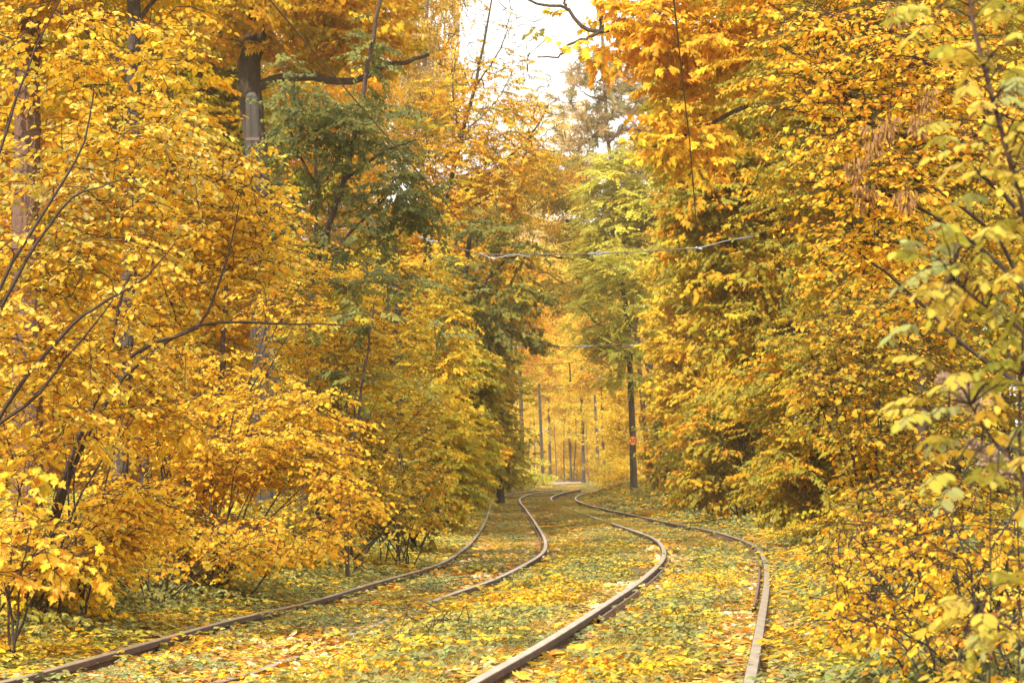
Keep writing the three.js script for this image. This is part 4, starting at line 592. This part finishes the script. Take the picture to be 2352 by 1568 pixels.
wood('pale golden woodland closing the far end of the tracks', [[980, 1190, 420, 1095, 330, 380, 900, 'gold', .42, 2.2], [1190, 1420, 560, 1095, 280, 360, 1900, 'sunlit', .42, 2], [1420, 1700, 480, 1095, 240, 300, 1500, 'gold', .4, 2], [1170, 1460, 800, 1095, 285, 330, 1300, 'sunlit', .42, 1.3], [1180, 1450, 1030, 1100, 285, 300, 500, 'sunlit', .3, .9], [1440, 1530, 640, 1095, 300, 330, 420, 'sunlit', .36, 1.6], [1185, 1425, 740, 1010, 196, 262, 520, 'sunlit', .5, .8], [1150, 1340, 230, 430, 150, 190, 170, 'pale', .46, .9], [1040, 1330, 400, 620, 320, 370, 600, 'sunlit', .44, 2.2]], 13);

// --- right foreground: robinia
{
  const d = 7, r = rngOf(808), bx = (2420 - CU) * d / F, base = V(bx, H(bx, d) - .02, -d), inv = base.clone().negate();
  const g = thing('robinia_sapling', 'blurred near robinia at the right edge with paired oval leaflets and a brown stem', 'sapling', base);
  const stems = [[[2400, 700], [2352, 480], [2315, 350], [2285, 240], [2250, 110], [2232, 30], [2215, -120]], [[2420, 1500], [2372, 1250], [2345, 1050], [2350, 800], [2372, 560]], [[2380, 1100], [2290, 1020], [2230, 930]], [[2352, 760], [2260, 700], [2190, 640]], [[2400, 1560], [2330, 1450], [2240, 1410]]].map(s => s.map(q => P(q[0], q[1], d + (q[2] ?? 0))));
  stems[0].unshift(base.clone()); stems[1].unshift(base.clone().add(V(.05, 0, .05)));
  stems.forEach((s, i) => part('stem', tube(smooth(s, 18).map(p => p.clone().add(inv)), Array.from({ length: 19 }, (_, k) => (i ? .007 : .0105) * (1 - .5 * k / 18)), 7), BARK.pine, g));
  const all = stems.flatMap(s => smooth(s, 24));
  // pinnate leaves: where each one's tip lies in the picture, and its length
  const spots = []; const rows = [[2060, 60, 3], [2180, 130, 4], [2310, 60, 4], [2240, 210, 3], [2330, 200, 4], [2150, 320, 3], [2300, 330, 4], [2200, 420, 4], [2330, 430, 4], [2060, 560, 2], [2170, 540, 3], [2300, 560, 4], [2110, 650, 4], [2230, 640, 4], [2340, 660, 3], [2180, 740, 4], [2310, 760, 4], [2060, 800, 2], [2220, 840, 4], [2340, 860, 3], [2100, 930, 3], [2260, 940, 4], [2160, 1010, 3], [2320, 1040, 3], [2060, 960, 2], [2250, 1110, 3], [2120, 1140, 2], [2330, 1180, 3], [2170, 1410, 4], [2280, 1470, 4], [2330, 1350, 3], [2230, 1530, 4]];
  for (const [u, v, n] of rows) for (let k = 0; k < n; k++) spots.push(P(u + (r() - .5) * 90, v + (r() - .5) * 90, d + (r() - .5) * 1.0));
  let made = 0; const rest = [];
  for (const tip of spots) {
    let best = all[0], bd = 1e9; for (const q of all) { const e = q.distanceToSquared(tip); if (e < bd) { bd = e; best = q; } }
    const dir = tip.clone().sub(best); dir.y = dir.y * .5 - .02; dir.add(rdir(r, .06)); if (dir.x > -.02) dir.x -= .08; dir.normalize();
    const L = .15 + .07 * r(), s0 = tip.clone().addScaledVector(dir, -L), mid = s0.clone().lerp(tip, .5).add(V(0, .018, 0)), twig = best.distanceTo(s0) > .03;
    const rach = [s0, mid, tip].map(p => p.clone().add(inv)), geos = [tube(smooth(rach, 8), Array.from({ length: 9 }, (_, k) => .0016 - .0008 * k / 8), 4)];
    if (twig) geos.push(tube(smooth([best, best.clone().lerp(s0, .5).add(V(0, .03, 0)), s0].map(p => p.clone().add(inv)), 6), Array.from({ length: 7 }, (_, k) => .0034 - .0014 * k / 6), 4));
    const col = pick(PAL.robinia, r()), solo = made < 300, lf = part('leaf', BGU.mergeGeometries(geos), BARK.twig, g); made++;
    const side = dir.clone().cross(V(0, 1, 0)).normalize(), curve = smooth([s0, mid, tip], 12), tilt = rdir(r, .5);
    for (let k = 0; k < 13; k++) {
      const t = .22 + .78 * (k >> 1) / 6, s = k === 12 ? 0 : k % 2 ? 1 : -1, p = curve[Math.round(t * 12)].clone(), ld = side.clone().multiplyScalar(s).addScaledVector(dir, s ? .25 : 1).add(V(0, -.35 - .4 * r(), 0)), q = .88 + .24 * r(), c = col.slice(0, 3).map(x => Math.round(x * q * 22) / 22 || .03);
      const m = frame(p, ld, V(0, 1, 0).add(tilt).add(rdir(r, .25)), .034 + .015 * r());
      if (rest.n === undefined) rest.n = 0;
      if (rest.n++ < 300 * 4) { const o = shadow(new THREE.Mesh(single.robinia[k % 5], leafOf(c))); o.name = 'leaflet'; o.applyMatrix4(new THREE.Matrix4().makeTranslation(inv.x, inv.y, inv.z).multiply(m)); lf.add(o); } else rest.push({ m, c });
    }
  }
  if (rest.length) scatter(rest, single.robinia, LEAF, g, inv);
}
// --- dried plumes and seed bunches
{
  const r = rngOf(77);
  [[2150, 850, 'upper', 7.6], [2215, 1000, 'lower', 7.8]].forEach(([u, v, w, d], n) => {
    const b0 = P(u + 110, 1500, d), b = V(b0.x, H(b0.x, d) - .02, -d), g = thing('goldenrod', `faded pinkish goldenrod plume at the right edge, the ${w} of the two`, 'wildflower', b, 'dry goldenrod on the right bank'), inv = b.clone().negate();
    const tip = P(u, v, d), m = P(u + 105, v + 90, d), pts = smooth([b, P(u + 125, 1250, d), m, tip], 20); part('stem', tube(pts.map(p => p.clone().add(inv)), pts.map((_, i) => .0035 - .0022 * i / 20), 5), BARK.twig, g);
    const B = new GB(); for (let k = 0; k < 900; k++) { const t = .72 + .28 * r(), q = pts[Math.floor(t * 20)].clone().add(inv), a = r() * 6.28, w2 = .055 * (1.1 - t) * 3 * r(); q.add(V(Math.cos(a) * w2, Math.sin(a) * w2 * .6 - .02 * r(), Math.sin(a) * w2)); addOval(B, frame(q, rdir(r, 1).add(V(0, .3, .01)), rdir(r, 1).add(V(.01, 0, 0)), .011 + .006 * r()), 'lance', .1, .1, tintOf(r, .4)); }
    part('plume', B.geo(), leafMat({ color: new THREE.Color().setRGB(.42, .31, .19), transmission: .3 }), g, 'stuff');
  });
  [[2005, 345, 60, 14.2], [1965, 400, 40, 14.4], [2040, 310, 45, 14], [1990, 470, 50, 14.6], [2110, 300, 40, 14.2], [2060, 50, 45, 14.5], [2130, 240, 40, 14], [2080, 470, 35, 14.3]].forEach(([u, v, s, d], n) => {
    const c = P(u, v - s, d), g = thing('seed_bunch', ['largest brown bunch of dried seed keys hanging among the upper right twigs', 'brown seed bunch hanging left of the largest bunch', 'brown seed bunch beside the upper right of the largest bunch', 'brown seed bunch hanging below the largest bunch', 'brown seed bunch hanging close to the robinia stem', 'brown seed bunch near the top edge of the right side', 'small brown seed bunch above and right of the largest bunch', 'lowest small brown seed bunch under the dark twigs'][n], 'seed bunch', c, 'dried seed bunches at upper right');
    part('stalk', tube([V(.06, .08, -.05), V(0, .03, 0), V(0, -s * d / F, 0)], [.003, .0025, .0015], 4), BARK.twig, g);
    const B = new GB(), hh = s * 2 * d / F; for (let k = 0; k < 60; k++) { const t = r(), a = r() * 6.28, w = .05 * (1 - .5 * t) * Math.sqrt(r()); addOval(B, frame(V(Math.cos(a) * w * 1.5, -t * hh * .6, Math.sin(a) * w), V(Math.cos(a) * .4, -1, Math.sin(a) * .4), rdir(r, 1).add(V(.01, 0, 0)), .045 + .015 * r()), 'lance', .15, .1, tintOf(r, .4)); }
    part('keys', B.geo(), leafMat({ color: new THREE.Color().setRGB(.24, .13, .045), transmission: .2 }), g, 'stuff').name = 'seed_keys';
  });
}

// ---------------------------------------------------------------- ground layers: litter, low plants, grass
const patches = {
  litter(r) { const b = new GB(); for (let k = 0; k < 80; k++) { const p = V((r() - .5) * .7, .008 + .045 * r() * r(), (r() - .5) * .7), a = r() * 6.28, m = frame(p, V(Math.cos(a), (r() - .5) * .5, Math.sin(a)), V(0, 1, 0).add(rdir(r, .38)), .045 + .055 * r()), t = tintOf(r, .7); r() < .45 ? addPalm(b, m, .1 * r(), .3 * r(), t) : addOval(b, m, 'small', .2 * r(), .3 * r(), t); } return b.geo(); },
  cover(r) { const b = new GB(); for (let k = 0; k < 46; k++) { const p0 = V((r() - .5) * .5, 0, (r() - .5) * .5), h = .35 + .65 * r(), a = r() * 6.28, p = p0.clone().add(V(Math.cos(a) * .1, .2 * h, Math.sin(a) * .1)); if (k % 3 === 0) addStick(b, p0, p, .002, [.5, .42, .3]); for (let j = 0; j < 3; j++) { const c = a + (j - 1) * 1.1; addOval(b, frame(p, V(Math.cos(c), -.1 - .3 * r(), Math.sin(c)), V(0, 1, 0).add(rdir(r, .45)), .03 + .032 * r()), 'small', .2, .2, tintOf(r, .55)); } } return b.geo(); },
  tall(r) { const b = new GB(); for (let k = 0; k < 15; k++) { const p0 = V((r() - .5) * .55, 0, (r() - .5) * .55), hh = .2 + .3 * r(), tip = p0.clone().add(V((r() - .5) * .2, hh, (r() - .5) * .2)); addStick(b, p0, tip, .0022, [.45, .3, .25]); const nn = 5 + Math.floor(r() * 4); for (let j = 0; j < nn; j++) { const p = p0.clone().lerp(tip, .35 + .65 * j / (nn - 1)), c = j * 2.4 + r(); addOval(b, frame(p, V(Math.cos(c), -.1 - .5 * r(), Math.sin(c)), V(0, 1, 0).add(rdir(r, .5)), .04 + .035 * r()), 'ovate', .2, .25, tintOf(r, .5)); } } return b.geo(); },
  grass(r) { const b = new GB(); for (let k = 0; k < 130; k++) { const p = V((r() - .5) * .5, 0, (r() - .5) * .5), a = r() * 6.28; addOval(b, frame(p, V(Math.cos(a) * .55, 1, Math.sin(a) * .55), V(Math.cos(a), .1, Math.sin(a)).cross(V(0, 1, .1)), .12 + .12 * r()), 'blade', .05, .35, tintOf(r, .5)); } return b.geo(); },
};
patches.fallen = r => { const b = new GB(); for (let k = 0; k < 7; k++) { const p = V((r() - .5) * .6, .035 + .03 * r(), (r() - .5) * .6), a = r() * 6.28, m = frame(p, V(Math.cos(a), (r() - .5) * .7, Math.sin(a)), V(0, 1, 0).add(rdir(r, .8)), .085 + .05 * r()), t = tintOf(r, .6); r() < .6 ? addPalm(b, m, .3 * r(), .2 + .5 * r(), t) : addOval(b, m, 'ovate', .3 * r(), .5 * r(), t); } return b.geo(); };
const patchGeo = {}; for (const k of Object.keys(patches)) { patchGeo[k] = []; for (let n = 0; n < 4; n++) patchGeo[k].push(patches[k](rngOf(900 + n * 31 + k.length))); }
const RAILS = [RA, RB, RC, RD].map(pts => { const t = new THREE.CatmullRomCurve3(pts, false, 'centripetal').getSpacedPoints(600).map(p => [-p.z, p.x]); return d => { let lo = 0, hi = t.length - 1; while (hi - lo > 1) { const m = (lo + hi) >> 1; t[m][0] < d ? lo = m : hi = m; } return t[lo][1]; }; });
const railGap = (x, d) => Math.min(...RAILS.map(f => Math.abs(f(d) - x)));
function layer(name, label, geos, pal, mat, nat, cells, accept) { // nat: height of the patch as modelled; accept() gives the height wanted here
  const r = rngOf(name.length * 71), g = new THREE.Group(); g.name = numbered(name); tag(g, label, null, null, 'stuff'); scene.add(g); const items = [];
  for (let d = 9; d < 196; ) { const st = cells(d); for (let x = Math.max(-40, -d * .26 - 2); x < Math.min(60, d * .26 + 2); x += st) { const px = x + (r() - .5) * st, pd = d + (r() - .5) * st, s = accept(px, pd, r); if (!s) continue; const a = r() * 6.28, c = pick(pal(px, pd), clamp(noise(px * 1.1, 4, pd * .8) * .6 + r() * .7 - .15, 0, .999)), q = .85 + .3 * r(), k = s.k * (st / cells(9)) ** .6, hy = s.y / nat; const y = H(px, pd), e = .15, n = V(-(H(px + e, pd) - H(px - e, pd)) / (2 * e), 1, (H(px, pd + e) - H(px, pd - e)) / (2 * e)).normalize(); items.push({ m: frame(V(px, y, -pd), V(Math.cos(a), 0, Math.sin(a)), n, 1).scale(V(k, hy, k)), c: [c[0] * q, c[1] * q, c[2] * q] }); } d += st; }
  scatter(items, geos, mat, g, null); stats.push(name + ' ' + items.length);
}
const PLIT = [[.62, .36, .03, 3], [.54, .23, .015, 2.6], [.6, .4, .12, 2], [.66, .5, .26, 1.6], [.28, .15, .04, 2], [.5, .34, .04, 2]], PLITD = [[.5, .27, .02, 3], [.35, .22, .03, 3], [.58, .34, .03, 2]];
const cell = (a, b) => d => d < 30 ? a : d < 60 ? a * 1.5 : d < 110 ? a * 2.4 : b;
layer('leaf_litter', 'fallen orange and cream leaves scattered over the track bed', patchGeo.litter, (x, d) => d > 60 ? PLITD : PLIT, DRY, .05, cell(.34, 1.6), (x, d, r) => { const n = noise(x * .8, 1, d * .35), a = xA(d), c = xD(d); const inTr = x > a - .8 && x < c + 2.4; const track1 = x > RAILS[0](d) && x < RAILS[1](d); let q = d < 34 ? .85 : track1 ? .9 : .5; if (!inTr) q *= x < a ? .35 : .75; if (d < 25 && Math.abs(RAILS[1](d) - x) < .35) return { k: .9, y: .07 }; q *= sm(.28, .56, n + (d < 24 ? .12 : 0)); if (r() > q) return null; return { k: 1, y: railGap(x, d) < .3 ? .03 : .05 }; });
layer('fallen_leaves', 'larger curled maple leaves lying on top of the litter near the front', patchGeo.fallen, () => [[.66, .3, .015, 3], [.62, .42, .05, 2], [.66, .52, .3, 2], [.5, .2, .02, 1.5]], DRY, .07, d => .5, (x, d, r) => { if (d > 46 || railGap(x, d) < .12) return null; const n = noise(x * .9 + 60, 3, d * .4), a = RAILS[0](d); if (r() > (x < a ? .2 : .75) * sm(.3, .6, n)) return null; return { k: .8 + .4 * r(), y: .07 }; });
layer('ground_cover', 'low grey green leafy plants covering the banks and the bed between the rails', patchGeo.cover, (x, d) => x < RAILS[0](d) ? PAL.bank : PAL.cover, LOW, .2, cell(.34, 1.2), (x, d, r) => { const n = noise(x * .55 + 40, 2, d * .28), a = RAILS[0](d), c = RAILS[3](d), gap = railGap(x, d); if (gap < .16 && !(d < 27 && Math.abs(RAILS[1](d) - x) < .16)) return null; if (x < a) { const t = a - x; if (t > 1.2 && r() < .4) return null; return { k: .9 + .3 * r(), y: t < .4 ? .09 : .13 + .2 * sm(.4, 1.6, t) }; } if (x > c) { const t = x - c; if (r() > .75) return null; return { k: .9 + .3 * r(), y: t < .3 ? .09 : .14 + .2 * sm(.3, 1.4, t) }; } if (r() > sm(.34, .54, n) * .6 + .36) return null; return { k: .75 + .3 * r(), y: d < 27 && Math.abs(RAILS[1](d) - x) < .5 ? .085 : gap < .45 ? .05 : d < 45 ? .15 : .1 }; });
layer('herb_layer', 'leafy herbs along the foot of both banks with a few between the rails', patchGeo.tall, (x, d) => noise(x, 5, d * .6) > .58 ? PAL.goldolive : x < 0 ? PAL.bank : PAL.cover, LOW, .5, cell(.42, 1.5), (x, d, r) => { const a = RAILS[0](d), c = RAILS[3](d), n = noise(x * .7, 12, d * .4); if (x < a - .55) { const t = a - x; if (r() > .45 + .4 * sm(.8, 2, t)) return null; return { k: .8 + .4 * r(), y: .2 + .32 * sm(.5, 2.2, t) * (.6 + .8 * n) }; } if (x > c + .45) { const t = x - c; if (r() > .35 + .4 * sm(.6, 2, t)) return null; return { k: .8 + .4 * r(), y: .16 + .32 * sm(.4, 2, t) * (.6 + .8 * n) }; } if (railGap(x, d) < .42 || n < .5 || r() > .3) return null; return { k: .6 + .3 * r(), y: d < 40 ? .13 + .13 * r() : .1 }; });
layer('grass', 'short olive grass growing between the rails towards the far bend', patchGeo.grass, () => [[.22, .2, .05, 3], [.3, .24, .05, 3], [.4, .28, .06, 2]], LOW, .2, cell(.34, 1.0), (x, d, r) => { const a = RAILS[0](d), c = RAILS[3](d); if (x < a - 1 || x > c + 1.5 || (railGap(x, d) < .1 && !(d > 56 && d < 108 && Math.abs(RAILS[2](d) - x) < .12))) return null; const n = noise(x * .5, 7, d * .22); if (r() > (d > 34 ? .5 : sm(.45, .7, n) * .6)) return null; if (x > RAILS[0](d) && x < RAILS[1](d) && r() < .4) return null; return { k: .7 + .4 * r(), y: Math.abs(RAILS[2](d) - x) < .5 && d > 58 && d < 112 ? .2 : railGap(x, d) < .45 ? .05 : d < 45 ? .13 : .09 }; });

renderer.render(scene, camera);
